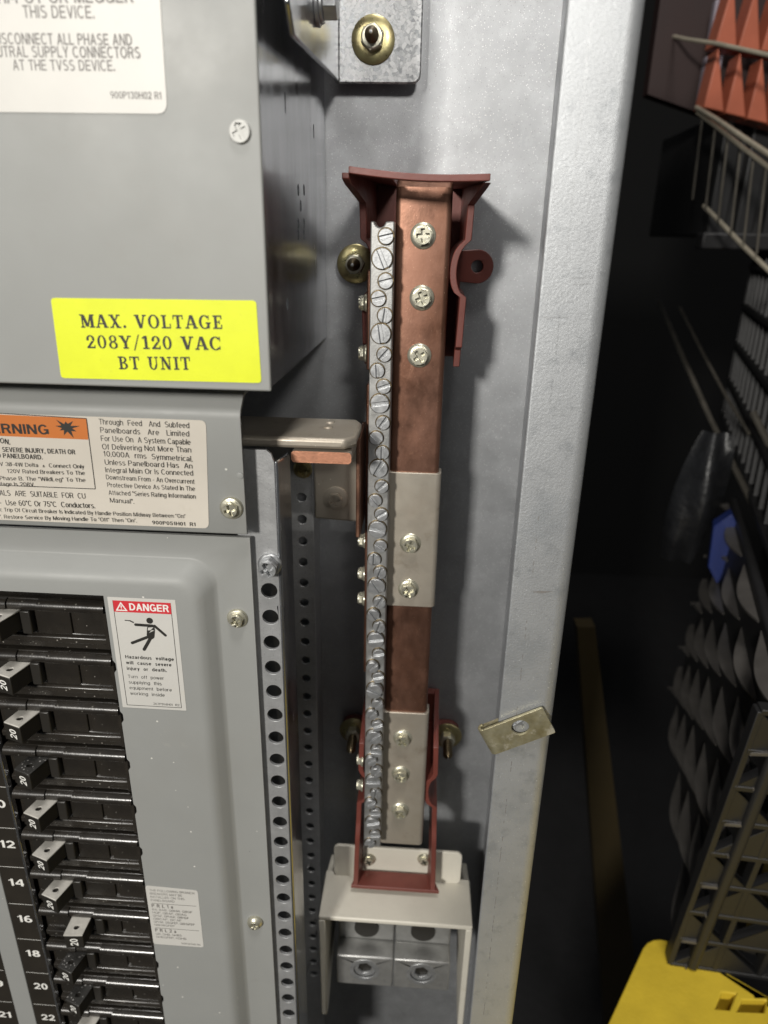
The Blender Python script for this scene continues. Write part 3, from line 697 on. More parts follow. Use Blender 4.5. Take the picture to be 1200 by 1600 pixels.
# danger sticker
YD = 9.30
b = NB(); quad_label(b, [(-4.80, -5.235), (-3.72, -5.235), (-3.72, -7.31), (-4.80, -7.31)], YD-.002, .004, r=.012)
lab = obj('danger_sticker', b, 'white', t)
b = NB(); prism(b, [(-4.72, -5.29), (-3.80, -5.29), (-3.80, -5.49), (-4.72, -5.49)], -YD+.0066, -YD+.0072)
obj('red_band', b, 'red_ink', lab)
b = NB()
sans_text(b, 'DANGER', (-4.465, YD, -5.452), .63, .125, w=.0082)
flat(b, [(-4.69, -5.47), (-4.50, -5.47), (-4.595, -5.31)], .0078, (0, YD, 0), holes=[[(-4.655, -5.45), (-4.535, -5.45), (-4.595, -5.35)]])
flat(b, [(-4.602, -5.42), (-4.588, -5.42), (-4.583, -5.375), (-4.607, -5.375)], .0082, (0, YD, 0))
flat(b, circ(.008, 8, -4.595, -5.435), .0082, (0, YD, 0))
obj('heading', b, 'ink_white', lab)
b = NB()
for (x0, x1, z0, z1) in [(-4.725, -4.715, -7.26, -5.29), (-3.805, -3.795, -7.26, -5.29), (-4.715, -3.805, -7.262, -7.252)]:
    flat(b, [(x0, z0), (x1, z0), (x1, z1), (x0, z1)], .0066, (0, YD, 0))
def limb(a, c, w, k):
    a = Vector(a); c = Vector(c); d = c-a; n = Vector((-d.y, d.x)).normalized()*w/2; L_ = d.normalized()
    pts = []
    for i in range(7):
        th_ = -math.pi/2+math.pi*i/6
        pts.append(c+L_*(w/2*math.cos(th_))+n*math.sin(th_))
    for i in range(7):
        th_ = math.pi/2+math.pi*i/6
        pts.append(a+L_*(w/2*math.cos(th_))+n*math.sin(th_))
    flat(b, [(p.x, p.y) for p in pts], .0066+k*.0002, (0, YD, 0))
def dpx(x, y):    # sticker pictogram measured on its enlarged crop
    p = at(x*320/1200, 900+y*240/900, YD-.006); return (p.x, p.z)
hx = dpx(877, 262); flat(b, circ(.055, 16, *hx), .0066, (0, YD, 0))
limb(dpx(795, 285), dpx(893, 292), .05, 1); limb(dpx(905, 292), dpx(970, 348), .045, 2); limb(dpx(885, 310), dpx(883, 350), .13, 3)
limb(dpx(885, 350), dpx(775, 392), .05, 4); limb(dpx(890, 350), dpx(845, 430), .055, 5)
limb(dpx(733, 259), dpx(762, 262), .016, 6); limb(dpx(762, 262), dpx(782, 272), .022, 7)
obj('pictogram', b, 'ink', lab)
b = NB(); pts = [dpx(*k) for k in ((868, 302), (900, 300), (882, 316), (905, 318), (872, 334), (890, 318), (866, 318))]
flat(b, pts, .0084, (0, YD, 0)); obj('lightning_mark', b, 'white', lab)
b = NB()
for s, z, wd, bo in [('Hazardous  voltage', -6.345, .80, .014), ('will  cause  severe', -6.455, .75, .014), ('injury  or  death.', -6.565, .66, .014), ('Turn  off  power', -6.72, .60, 0),
                     ('supplying  this', -6.83, .55, 0), ('equipment  before', -6.94, .71, 0), ('working  inside', -7.05, .58, 0)]:
    text(b, s, (-4.64, YD, z), wd, .062, w=.0066, bold=bo)
text(b, '267P914H01  R2', (-4.27, YD, -7.225), .44, .042, w=.0066)
obj('lettering', b, 'ink', lab)
# breaker listing sticker
b = NB(); quad_label(b, [(-4.86, -11.36), (-3.86, -11.40), (-3.86, -12.92), (-4.86, -12.92)], YD-.002, .004, r=.06)
lab = obj('listing_sticker', b, 'white', t)
b = NB(); z = -11.50
for s, wd, cp, bo, dz in [('THE FOLLOWING BRANCH', .86, .055, .0, .085), ('BREAKERS MAY BE', .62, .055, 0, .085), ('INSTALLED ON THIS', .66, .055, 0, .085), ('PANELBOARD', .46, .055, 0, .05), ('-', .84, .02, 0, .11),
                          ('P R L 1 a', .42, .085, .02, .085), ('BA, BAB, QBHW, QBGF', .78, .052, 0, .082), ('HQP, QBAF, QBAG', .66, .052, 0, .082), ('QPGF, QPHGF, QBHGF', .70, .052, 0, .082), ('QBCAF, QCAF', .55, .052, 0, .082),
                          ('QPHW, QBGFEP, QBHGFEP', .80, .052, 0, .082), ('QBHWGFEP', .40, .052, 0, .05), ('-', .84, .02, 0, .11), ('P R L 2 a', .42, .085, .02, .085), ('GB, GHB, GHBS', .52, .052, 0, .082), ('GHBGFEP, HGHB', .60, .052, 0, .085)]:
    if s == '-': flat(b, [(-4.78, z), (-3.92, z), (-3.92, z-.012), (-4.78, z-.012)], .0066, (0, YD, 0))
    else: text(b, s, (-4.79, YD, z), wd, cp, w=.0066, bold=bo)
    z -= dz
text(b, '900P267H01 R4', (-4.30, YD, -12.87), .38, .045, w=.0066)
obj('lettering', b, 'ink_grey', lab)
# circuit numbers
YN = 9.62
b = NB(); box(b, -7.93, -7.36, YN, YN+.05, -22, -5.3); ns = obj('number_strip', b, 'strip', t, bevel=.01)
for k in range(12):
    b = NB(); n_ = 2+2*k; sans_text(b, str(n_), (-7.64, YN, -5.93-k-.075), .30 if n_ > 9 else .14, .185, w=.004, center=True)
    obj('numeral', b, 'ink_white', ns)
for k in range(13):
    b = NB(); z = -5.50-k
    flat(b, [(-7.90, z), (-7.90+.51, z), (-7.90+.51, z-.010), (-7.90, z-.010)], .004, (0, YN, 0))
    obj('division_line', b, 'ink_white', ns)
b = NB(); box(b, -8.34, -7.93, YN-.02, YN+.04, -22, -5.3); obj('divider', b, 'paint', t, bevel=.01)
b = NB(); box(b, -9.0, -8.35, YN, YN+.05, -22, -5.3); ns = obj('number_strip', b, 'strip', t, bevel=.01)
for k in range(12):
    b = NB(); n_ = 1+2*k; sans_text(b, str(n_), (-8.62, YN, -5.93-k-.09), .30 if n_ > 9 else .14, .185, w=.004, center=True)
    obj('numeral', b, 'ink_white', ns)
for k in range(13):
    b = NB(); z = -5.50-k
    flat(b, [(-8.90, z), (-8.90+.51, z), (-8.90+.51, z-.010), (-8.90, z-.010)], .004, (0, YN, 0))
    obj('division_line', b, 'ink_white', ns)
b = NB(); box(b, -7.355, -7.31, YN-.08, YN+.05, -22, -5.3); obj('edge_trim', b, 'galv_side', t, bevel=.012)
b = NB(); box(b, -9.0, -4.7, YN+.35, YN+.4, -22, -5.2); obj('backing_plate', b, 'handle', t)

# ------------------------------------------------------------------ circuit breakers
blabels = ['topmost black breaker, its handle cut off by the left picture edge',
           'black breaker level with the top of the red danger sticker pictogram text, second from the top',
           'black breaker just below the danger sticker bottom edge, third from the top',
           'black breaker with a dark grainy handle top, fourth from the top',
           'black breaker beside number 10 with a light grey handle top',
           'black breaker beside number 12 with a light grey handle top',
           'black breaker beside number 14 with a light grey handle top',
           'tripped black breaker beside number 16, its handle standing straight out midway',
           'black breaker beside number 18 with a dark grainy handle top',
           'black breaker beside number 20 with a dark grainy handle top',
           'black breaker beside number 22, lowest in view and cut by the picture bottom']
blabels[1] = 'black breaker beside the lower half of the danger sticker, second from the top'
XA, XB = -7.27, -5.02
def breaker_body(zt):
    b = NB()
    # main body with the recessed face
    prism(b, [(9.98, zt-.015), (9.66, zt-.015), (9.66, zt-.20), (9.72, zt-.215), (9.72, zt-.70), (9.64, zt-.72), (9.64, zt-.83), (9.70, zt-.85), (9.70, zt-.965), (9.98, zt-.965)],
          -XB, -XA, (0, 0, 0), (Vector((0, 1, 0)), Vector((0, 0, 1)), Vector((-1, 0, 0))))
    # right hand end wall
    box(b, XB-.07, XB+.005, 9.60, 9.9, zt-.90, zt-.03)
    return b
def breaker_rib(zt):
    b = NB(); fr = (Vector((0, 1, 0)), Vector((0, 0, 1)), Vector((-1, 0, 0)))
    hi = [(9.70, zt-.02), (9.635, zt-.02), (9.60, zt-.032), (9.572, zt-.055), (9.552, zt-.085), (9.543, zt-.12), (9.545, zt-.165), (9.56, zt-.19), (9.70, zt-.195)]
    lo = [(y+.035 if y < 9.68 else y, z-.012) for y, z in hi]
    prism(b, hi, -(XB-.015), -(XB-1.13), (0, 0, 0), fr); prism(b, hi, -(XA+.60), -XA, (0, 0, 0), fr); prism(b, lo, -(XB-1.13), -(XA+.60), (0, 0, 0), fr)
    return b
def breaker_face(zt):
    b = NB()
    box(b, XB-.62, XB-.57, 9.69, 9.73, zt-.66, zt-.235)
    return b
def build_breaker(i, kind):
    zt = -5.515-i
    t = thing('circuit_breaker', ((XA+XB)/2, 9.98, zt-.965), blabels[i], 'circuit breaker', 'black circuit breakers stacked in one column')
    obj('body', breaker_body(zt), 'black', t, bevel=.018, seg=2)
    obj('top_rib', breaker_rib(zt), 'black', t, angle=40)
    b = NB(); box(b, XB-.60, XB-.10, 9.69, 9.73, zt-.67, zt-.24); obj('marking_window', b, 'black', t, bevel=.012)
    b = NB(); box(b, XB-1.27, XB-.66, 9.68, 9.73, zt-.68, zt-.23); obj('rating_window', b, 'black', t, bevel=.012)
    tripped = kind == 'mid'
    hx = -6.64 if not tripped else -6.43        # middle of the handle where it leaves the body
    b = NB()
    if tripped: box(b, -6.15, -5.98, 9.56, 9.74, zt-.62, zt-.20); box(b, -6.85, -6.70, 9.66, 9.74, zt-.62, zt-.20)
    else: box(b, -6.46, -6.29, 9.56, 9.74, zt-.64, zt-.21); box(b, -7.2, -6.90, 9.69, 9.74, zt-.64, zt-.25)
    obj('handle_housing', b, 'handle', t, bevel=.02)
    jx, jz = rnd.uniform(-.015, .015), rnd.uniform(-.012, .012)
    z1, z0 = zt-.215+jz, zt-.575+jz
    if tripped: ol = [(hx-.19, 9.66), (hx+.19, 9.66), (hx+.19, 9.23), (hx-.17, 9.20)]
    else: ol = [(hx-.19, 9.66), (hx+.19, 9.66), (hx+.06+jx, 9.16), (hx-.27+jx, 9.27)]
    b = NB(); prism(b, ol, z0, z1-.03, fr=UPW); h = obj('handle', b, 'handle', t, bevel=.014)
    cx = sum(p[0] for p in ol)/4; cy = 9.38
    grow = [(cx+(x-cx)*1.015, 9.40+(y-9.40)*1.01 if y < 9.5 else 9.62) for x, y in ol]
    b = NB(); prism(b, grow, z1-.028, z1, fr=UPW, holes=[circ(.052, 14, cx, cy)])
    obj('handle_top', b, 'handle_grain' if kind == 'grain' else 'handle_top', h, bevel=.010)
    A_, B_ = Vector((ol[3][0], ol[3][1], 0)), Vector((ol[2][0], ol[2][1], 0))
    d = (B_-A_).normalized(); nrm = Vector((d.y, -d.x, 0))
    if nrm.y > 0: nrm = -nrm
    fr = (Vector((0, 0, 1)), -d, nrm)
    b = NB(); o_ = (A_+B_)/2+d*.075+Vector((0, 0, (z0+z1)/2-.015))
    sans_text(b, '20', o_, .19, .15, fr=fr, w=.004, center=True)
    obj('rating', b, 'ink_white', h)
    return t
for i in range(11):
    kind = 'mid' if i == 7 else ('grain' if i in (3, 8, 9) else 'light')
    build_breaker(i, kind)

# ------------------------------------------------------------------ perforated front rail
t = thing('perforated_rail', (-2.45, 10.6, -20), 'bright zinc-plated rail with a column of round holes, in front beside the grey cover', 'mounting rail')
YR = 9.75
hz = [-5.24-.4836*k for k in range(27)]
b = NB()
prism(b, [(-2.80, -20), (-2.182, -20), (-2.182, -3.09), (-2.226, -2.955), (-2.295, -2.90), (-2.80, -2.90)], -YR-.06, -YR, (0, 0, 0), holes=[circ(.134, 22, -2.346, z) for z in hz])
obj('perforated_face', b, 'galv_rail', t, bevel=.012)
b = NB()
prism(b, [(YR+.0, -20), (10.70, -20), (10.70, -3.25), (10.60, -3.19), (YR+.0, -3.07)], -.055, 0, (-2.127, 0, 0), RIGHTW)
obj('side_flange', b, 'galv_side', t, bevel=.03, seg=3)
b = NB(); p = at(418, 892, YR-.2)
lathe(b, [(.19, 0), (.19, .04), (.17, .06)], (p.x, YR, p.z+.03)); hex_screw(b, (p.x, YR-.05, p.z+.03), .16, .2, 0, .35, .45)
obj('bolt', b, 'screw', t, bevel=.012)
# rear rail
t = thing('rear_rail', (-2.6, 13.6, -22), 'dark perforated rail deep in shadow behind the bright front rail', 'mounting rail')
b = NB()
prism(b, [(-3.2, -22), (-2.27, -22), (-2.27, -3.9), (-3.2, -3.9)], -13.56, -13.5, holes=[circ(.10, 14, -2.47, -5.02-.5*k) for k in range(30)])
prism(b, [(13.5, -22), (14.28, -22), (14.28, -3.9), (13.5, -3.9)], -.05, 0, (-2.22, 0, 0), RIGHTW)
obj('rail_body', b, 'galv_rail', t, bevel=.015)
b = NB(); p = at(472, 735, 13.4); hex_screw(b, (p.x, 13.5, p.z), .16, .15, .2, .2, .3); obj('bolt', b, 'olive', t)

# ------------------------------------------------------------------ plated bus straps
t = thing('bus_strap', (-2.4, 11.0, -3.1), 'tin-plated flat bus strap with a chamfered end, lying crosswise above the copper-ended strap', 'bus strap')
b = NB()
prism(b, [(-5, 10.42), (-1.20, 10.42), (-1.04, 10.62), (-1.04, 11.55), (-1.14, 11.78), (-5, 11.78)], -3.06, -2.88, fr=UPW)
obj('strap', b, 'tin', t, bevel=.06, seg=3)
for px, py in ((516, 660), (513, 668)):
    b = NB(); d = at(px, py, 1); p = d*(-2.88/d.z); lathe(b, [(.08, 0), (.07, .02), (.04, .03)], p, UPW, 14); obj('stud', b, 'tin', t)
t = thing('copper_strap', (-1.6, 11.0, -3.3), 'short tin-plated strap showing a bare copper cut end, under the longer strap', 'bus strap')
b = NB(); prism(b, rrect(-2.06, -1.10, -3.29, -3.10, .06), -10.445, -10.44, mi=0); 
prism(b, rrect(-2.06, -1.10, -3.29, -3.10, .06), -11.6, -10.445, mi=1)
obj('strap', b, ['copper_cut', 'tin'], t)
t = thing('riser_plate', (-1.55, 12.5, -5.2), 'dark tin-plated upright plate with one screw, hanging below the straps', 'bus plate')
b = NB()
prism(b, [(-2.04, -5.08), (-1.13, -5.12), (-1.13, -3.2), (-2.04, -3.2)], -12.62, -12.5); 
prism(b, [(12.62, -5.12), (12.62, -3.2), (11.5, -3.2), (11.5, -5.12)][::-1], 0, .0)if False else None
obj('plate', b, 'tin', t, bevel=.04)
b = NB(); box(b, -1.115, -1.04, 11.35, 12.5, -4.95, -3.1); obj('edge_strip', b, 'copper', t, bevel=.02)
b = NB(); p = at(524, 780, 12.45); lathe(b, [(.24, 0), (.24, .03), (.2, .04)], (p.x, 12.5, p.z)); hex_screw(b, (p.x, 12.46, p.z), .15, .12, 0, .1, .4); obj('screw', b, 'tin', t)

# ------------------------------------------------------------------ upper mounting bracket
t = thing('mounting_bracket', (-1.0, 14.1, 2.6), 'spangled zinc bracket held by a nut with a large olive washer, at the top', 'bracket')
b = NB(); pl = rrect(-1.76, -.28, 2.57, 5.5, .14)
prism(b, [(-1.70, 2.57)]+[p for p in pl if p[0] > -1.0]+[(-1.70, 5.5)] if False else [(-1.70, 2.57), (-.42, 2.57), (-.34, 2.59), (-.29, 2.64), (-.27, 2.72), (-.27, 5.5), (-1.70, 5.5)], -13.96, -13.88)
obj('plate', b, 'galv_span', t, bevel=.025)
b = NB(); prism(b, [(13.96, 2.57), (13.6, 2.57), (9.6, 2.25), (9.3, 2.5), (9.3, 5.5), (13.96, 5.5)], -.07, 0, (-1.69, 0, 0), RIGHTW)
obj('flange', b, 'galv_side', t, bevel=.025)
b = NB(); o = (-1.69, 11.3, 3.02)
lathe(b, [(.26, 0), (.26, .06)], o, RIGHTW); lathe(b, [(.23, .06), (.22, .11)], o, RIGHTW); prism(b, hexa(.2, .3), .11, .30, o, RIGHTW)
obj('hex_bolt', b, 'screw', t, bevel=.012)
b = NB(); box(b, -1.72, -.3, 13.98, 14.28, 2.9, 5.4); obj('spacer', b, 'galv_wall', t)
def stud(parent, o, wr=.33, R=.19, hl=.18, sl=.42, names=True, mw='olive', fr=FRONT, a=.35):
    o = Vector(o)
    b = NB(); lathe(b, [(wr, 0), (wr, .03), (wr*.96, .04), (R*1.1, .06)], o, fr, 32); obj('washer', b, mw, parent, bevel=.006)
    b = NB(); prism(b, hexa(R, a), .05, hl+.02, o, fr, holes=[circ(.112, 18)]); lathe(b, [(R*.93, hl), (R*.86, hl+.035), (.125, hl+.04)], o, fr, 26)
    obj('nut', b, 'yzinc', parent, bevel=.012)
    b = NB(); prof = []
    n = 9
    for i in range(n*2): prof.append((.115 if i % 2 else .098, .06+(sl-.06)*i/(n*2)))
    prof += [(.10, sl), (.07, sl+.05), (.04, sl+.09), (.035, sl+.10)]
    lathe(b, prof, o, fr, 18); obj('threaded_stud', b, 'brass_dark', parent)
    b = NB(); lathe(b, [(.03, sl+.09), (.028, sl+.112), (.015, sl+.118)], o, fr, 10); obj('stud_tip', b, 'screw', parent)
p = at(583, 62, 13.86); stud(t, (p.x, 13.88, p.z), .37, .205, .22, .42)

# ------------------------------------------------------------------ insulators
def insulator(top):
    s = 1 if top else -1
    zc = -.40 if top else -11.35            # ear height
    ze = zc+s*1.48                          # outer face of the end wall
    t = thing('insulator_bracket', (-.2, 14.28, zc), 'dark red moulded insulator holding the %s end of the copper bar' % ('upper' if top else 'lower'), 'insulator', 'red insulators on the copper bar')
    X0, X1 = -1.12, .66
    zin = zc-s*1.78
    # base plate on the cabinet back with two ears
    xc = (X0+X1)/2
    def Zs(*a): return [(x, zc+s*z) for x, z in a]
    b = NB()
    ears = []
    ol = [(X0+.05, zc-(1.7 if top else 1.2)), (X1-.05, zc-(1.7 if top else 1.2)), (X1-.05, zc-.28)]
    for i in range(13):
        a = -math.pi/2*1.0+math.pi*i/12; ol.append((.92+.31*math.cos(a), zc+.31*math.sin(a)))
    ol += [(X1-.05, zc+.28), (X1-.05, zc+(1.42 if top else 1.2)), (X0+.05, zc+(1.42 if top else 1.2)), (X0+.05, zc+.28)]
    for i in range(13):
        a = math.pi/2+math.pi*i/12; ol.append((-1.40+.31*math.cos(a), zc+.31*math.sin(a)))
    ol += [(X0+.05, zc-.28)]
    prism(b, ol, -14.28, -14.05, holes=[circ(.115, 20, .92, zc), circ(.115, 20, -1.40, zc)])
    obj('base_plate', b, 'red', t, bevel=.015)
    # side walls: front edge bows round the ears
    for side, XW in ((-1, X0), (1, X1)):
        b = NB(); n = 40; cols = []
        for i in range(n+1):
            f_ = i/n; z = (-1.62 if top else -1.35)+f_*(((1.45 if side < 0 else 1.35)+1.62) if top else (2.82+1.35))      # local, + towards the end wall
            bow = 0.0
            d = (z)/.42
            if abs(d) < 1: bow = .20*math.sqrt(max(0, 1-d*d))
            flare = 0
            if z > .98 and top: flare = .15*min(1, (z-.98)/.36)
            taper = .04*z if top else .035*z
            xx = XW+side*(flare+taper*.8) - side*bow
            yf = 12.02 if z > .98 else 12.08
            if z > .98: yf = 12.08-((1.0 if top else .1)*min(1, (z-.98)/.36))
            yb = 14.06 if top or z < 1.85 else 12.44
            if z < -1.25: yf = 12.35
            zf = z-(.12*min(1, max(0, (z-.98)/.36)) if top else 0)
            cols.append([(xx-side*0, yf, zc+s*zf), (xx-side*.11, yf, zc+s*zf), (XW-side*bow-side*.11, yb, zc+s*z), (XW-side*bow, yb, zc+s*z)])
        vs = [[b.verts.new(p) for p in c] for c in cols]
        for a, c in zip(vs, vs[1:]):
            for k in range(4): b.faces.new((a[k], a[(k+1) % 4], c[(k+1) % 4], c[k]))
        b.faces.new(vs[0]); b.faces.new(vs[-1])
        obj('side_wall', b, 'red', t, bevel=.012, angle=40)
    # end wall
    b = NB(); z1 = ze-s*.37
    n = 40; depth = 14.06 if top else 12.42
    x0, x1 = (X0-.09, X1+.17) if top else (X0-.13, X1+.17)
    rows = []
    for i in range(n+1):
        f_ = i/n; x = x0+(x1-x0)*f_
        drop = -.07*(f_-.5)*(1 if top else 0) - (.05*math.sin(math.pi*f_) if top else 0)
        z = (zc+(1.43 if top else -2.86))+drop
        rows.append((x, z))
    th_ = .095
    vs = []
    for x, z in rows:
        xi = X0+(x-x0)/(x1-x0)*(X1-X0)
        if top: depth = 14.06 if (x < -.60 or x > .46) else 11.32
        yq, dq = (11.02, -.10) if top else (11.97, 0)
        vs.append([b.verts.new((x, yq, z+th_/2+dq)), b.verts.new((x, yq, z-th_/2+dq)), b.verts.new((xi, depth, z-th_/2+dq*(14.06-depth)/3.04)), b.verts.new((xi, depth, z+th_/2+dq*(14.06-depth)/3.04))])
    for a, c in zip(vs, vs[1:]):
        for k in range(4): b.faces.new((a[k], a[(k+1) % 4], c[(k+1) % 4], c[k]))
    b.faces.new(vs[0]); b.faces.new(vs[-1])
    obj('end_wall', b, 'red', t, bevel=.012)
    return t, zc
ti, zu = insulator(True)
p = at(432/1200*320+500, 300/1575*420+220, 13.5)
tl, zl = insulator(False)
for (x, z, lb) in [(-1.40, zu, 'nut on a stud with washer at the left ear of the upper red insulator'),
                   (.92, zl, 'nut with a long stud at the right ear of the lower red insulator'),
                   (-1.40, zl, 'nut on a stud at the shaded left ear of the lower red insulator')]:
    t = thing('stud_nut', (x, 14.05, z), lb, 'nut and stud', 'nuts clamping the red insulators')
    stud(t, (x, 14.045, z), .36, .19, .24, .55 if z > -5 else .75, a=.1)

# ------------------------------------------------------------------ copper neutral bar
t = thing('neutral_bar', (-.1, 12.2, -12.6), 'long upright copper bar with two tin-plated bands and yellow hex screws', 'busbar')
b = NB(); X0, X1 = -.56, .335
Ya, Yb = 11.98, 12.28; ch = .095
ol = [(X0, Yb), (X0, Ya+ch)]
for i in range(1, 5):
    a = math.radians(180+90*i/4); ol.append((X0+ch+ch*math.cos(a), Ya+ch+ch*math.sin(a)))
for i in range(0, 5):
    a = math.radians(270+90*i/4); ol.append((X1-ch+ch*math.cos(a), Ya+ch+ch*math.sin(a)))
ol.append((X1, Yb))
prism(b, ol, -12.7, .82, fr=UPW)
# chamfered top end
o1 = [(x, max(y, Ya)) for x, y in ol]
top = [b.verts.new((x, y, .82)) for x, y in ol]
ins = [b.verts.new((x*(1 if y > Yb-.01 else .97), Ya+.13+(y-Ya)*.57, .935)) for x, y in ol]
for i in range(len(ol)):
    j = (i+1) % len(ol); b.faces.new((top[i], top[j], ins[j], ins[i]))
b.faces.new(ins)
obj('copper_bar', b, 'copper', t, angle=32)
def plated(z0, z1):
    b = NB(); e = .045
    o2 = [(x+(e if x > 0 else -e)*(1 if abs(x) > .2 else 1), y-(e if y < Yb-.01 else -.01)) for x, y in ol]
    prism(b, o2, z0, z1, fr=UPW); obj('plated_band', b, 'tin', t, bevel=.012)
plated(-6.62, -3.88); plated(-12.75, -9.14)
for px, py in [(661, 368), (659, 466), (655, 557), (641, 852), (638, 923), (629, 1157), (626, 1213), (625, 1270)]:
    p = at(px, py, 11.85); b = NB(); hex_screw(b, (p.x, 11.98 if py < 700 else 11.955, p.z), .155, .17, .205, rnd.uniform(0, 1), rnd.uniform(0, 1.5)); obj('hex_screw', b, 'yzinc', t, bevel=.004)
# strap behind the terminal strip with two side bolts
b = NB(); box(b, -1.0, -.93, 11.9, 12.75, -2.05, -.42); obj('side_strap', b, 'copper', t, bevel=.03)
b = NB(); box(b, -1.0, -.93, 11.95, 12.6, -8.2, -2.3); obj('side_strap', b, 'copper', t, bevel=.03)
for z in (-.95, -1.78, -5.35, -6.05, -6.6, -10.6, -11.3):
    b = NB(); hex_screw(b, (-1.0, 12.0 if z > -3 else 12.15, z), .125, .14, .15, .3, .4, fr=LEFTW); obj('side_bolt', b, 'yzinc', t, bevel=.01)

# ------------------------------------------------------------------ aluminium terminal strip
t = thing('terminal_strip', (-.73, 12.0, -12.5), 'long aluminium terminal strip studded with slotted screws, left of the copper bar', 'terminal strip')
XS0, XS1, YS = -.925, -.555, 11.58
b = NB()
z_b, z_t = -12.5, .30
top = [(XS0, z_t)]
for i in range(9):
    a = math.pi+math.pi*i/8; top.append((-.78+.085*math.cos(a), z_t+.085*math.sin(a)))
top += [(XS1, z_t)]
prism(b, [(XS0, z_b), (XS1, z_b)]+top[::-1], -12.02, -YS)
obj('strip_body', b, 'alu', t, bevel=.022)
zb = -.24
per = 1.152
scr = [('s', -.683, .085)]
k = 0
while zb-k*per > -12.4:
    z = zb-k*per
    scr.append(('b', -.735, z))
    for dx, dz in ((-.675, .335), (-.785, .605), (-.675, .865)):
        if z-dz > -12.45: scr.append(('s', dx, z-dz))
    k += 1
for i, (kd, x, z) in enumerate(scr):
    deep = min(1, max(0, (-z-4)/4))
    b = NB(); r = .158 if kd == 'b' else .117
    h = (.07 if kd == 'b' else .06)+deep*rnd.uniform(.0, .08)
    slot_screw(b, (x, YS, z), r, h, rnd.uniform(0, math.pi), sw=.040 if kd == 'b' else .032)
    obj('slotted_screw', b, ['screw', 'brass_dark'], t, bevel=.007)
    
# ------------------------------------------------------------------ lug cover and lugs
t = thing('lug_cover', (-.2, 12.6, -18), 'ivory U-shaped plastic shield standing over the two lugs at the bottom', 'lug cover')
zt = -14.47
b = NB(); box(b, -1.93, 1.60, 11.35, 12.62, zt-.12, zt); obj('top_plate', b, 'ivory', t, bevel=.03)
b = NB()
for s_, x in ((-1, -1.93), (1, 1.60)):
    b = NB(); xi = x-s_*.15
    xs = sorted((x, xi)); prism(b, [(11.35, zt-.12), (12.62, zt-.12), (13.55, zt-.5), (13.5, zt-2.3), (11.75, zt-3.55), (11.42, zt-3.5), (11.35, zt-.6)], xs[0], xs[1], (0, 0, 0), (Vector((0, 1, 0)), Vector((0, 0, 1)), Vector((1, 0, 0))))
    obj('side_plate', b, 'ivory', t, bevel=.03)
b = NB(); prism(b, rrect(-1.72, 1.36, -14.5, -13.50, .14), -12.56, -12.48); obj('back_tab', b, 'ivory', t, bevel=.02)
for px, py in ((576, 1345), (663, 1345)):
    p = at(px, py, 12.42); b = NB(); hex_screw(b, (p.x, 12.48, p.z), .12, .12, .17, .2, .5); obj('screw', b, 'yzinc', t)
for i, (xa, xb, lb) in enumerate([(-1.58, -.19, 'left aluminium lug with a hex socket screw under the ivory shield'), (-.17, 1.20, 'right aluminium lug with a hex socket screw under the ivory shield')]):
    t = thing('lug_connector', ((xa+xb)/2, 13, -17.2), lb, 'cable lug', 'aluminium lugs under the ivory shield')
    xm = (xa+xb)/2
    b = NB(); prism(b, [(xa, -17.30), (xb, -17.30), (xb, -16.30), (xa, -16.30)], -13.4, -11.78, holes=[circ(.31, 28, xm, -16.76)])
    obj('lug_body', b, 'alu', t, bevel=.035)
    b = NB(); o = (xm, 11.80, -16.76)
    prism(b, circ(.285, 28), -.09, -.03, o, holes=[hexa(.185, .3)]); prism(b, circ(.37, 28), 0.005, .03, o, holes=[circ(.275, 28)])
    obj('socket_screw', b, 'screw', t, bevel=.015)
    b = NB(); prism(b, circ(.24, 24), -.2, -.10, o); obj('shaded_socket_floor', b, 'handle', t)  # black disc; shade inside the socket is put into its colour
    b = NB(); box(b, xa, xb, 12.25, 13.4, -16.295, -15.2); obj('rear_block', b, 'alu', t, bevel=.04)
    b = NB(); lathe(b, [(.30, 0), (.30, .05)], (xm, 12.24, -15.85)); obj('bore_shade_disc', b, 'handle', t)  # solid black disc; the shade of a cable hole is painted on
# ------------------------------------------------------------------ clip nut on the lip
t = thing('clip_nut', (1.6, 8.75, -6.9), 'yellowish folded clip nut slid over the edge of the steel lip', 'clip nut')
A = at(752, 1142, 8.70); B_ = at(848, 1106, 8.70); Cc = at(866, 1141, 8.70); D_ = at(776, 1178, 8.70)
ax = Vector((B_.x-A.x, 0, B_.z-A.z)); ux_ = ax.normalized(); vz = Vector((-ux_.z, 0, ux_.x))
ln = ax.length; hgt = .50
fr = (ux_, vz, Vector((0, -1, 0)))
o = Vector((A.x, 8.745, A.z))+vz*(-hgt)
hc = at(813, 1137, 8.70)-o; hu = hc.dot(ux_); hv = hc.dot(vz)
b = NB(); prism(b, rrect(0.02, ln, 0, hgt, .03, 3), -.0, .045, o, fr, holes=[circ(.135, 26, hu, hv)])
obj('front_leaf', b, 'clip', t, bevel=.012)
b = NB()
for i in range(1):
    n = 10; R1, R2 = .085, .04
    ring = []
    for k in range(n+1):
        a = math.radians(90+180*k/n); ring.append((R1*math.cos(a), R1*math.sin(a)))
    for k in range(n, -1, -1):
        a = math.radians(90+180*k/n); ring.append((R2*math.cos(a), R2*math.sin(a)))
    prism(b, ring, 0.0, hgt, o+Vector((0, .04, 0))+ux_*.03, (ux_, Vector((0, -1, 0)), vz))
obj('bend', b, 'clip', t, bevel=.008)
b = NB(); prism(b, rrect(0.02, ln*.9, 0.02, hgt-.02, .03, 3), -.125, -.08-.003, o, fr, holes=[circ(.1, 20, hu, hv)])
obj('rear_leaf', b, 'clip', t)
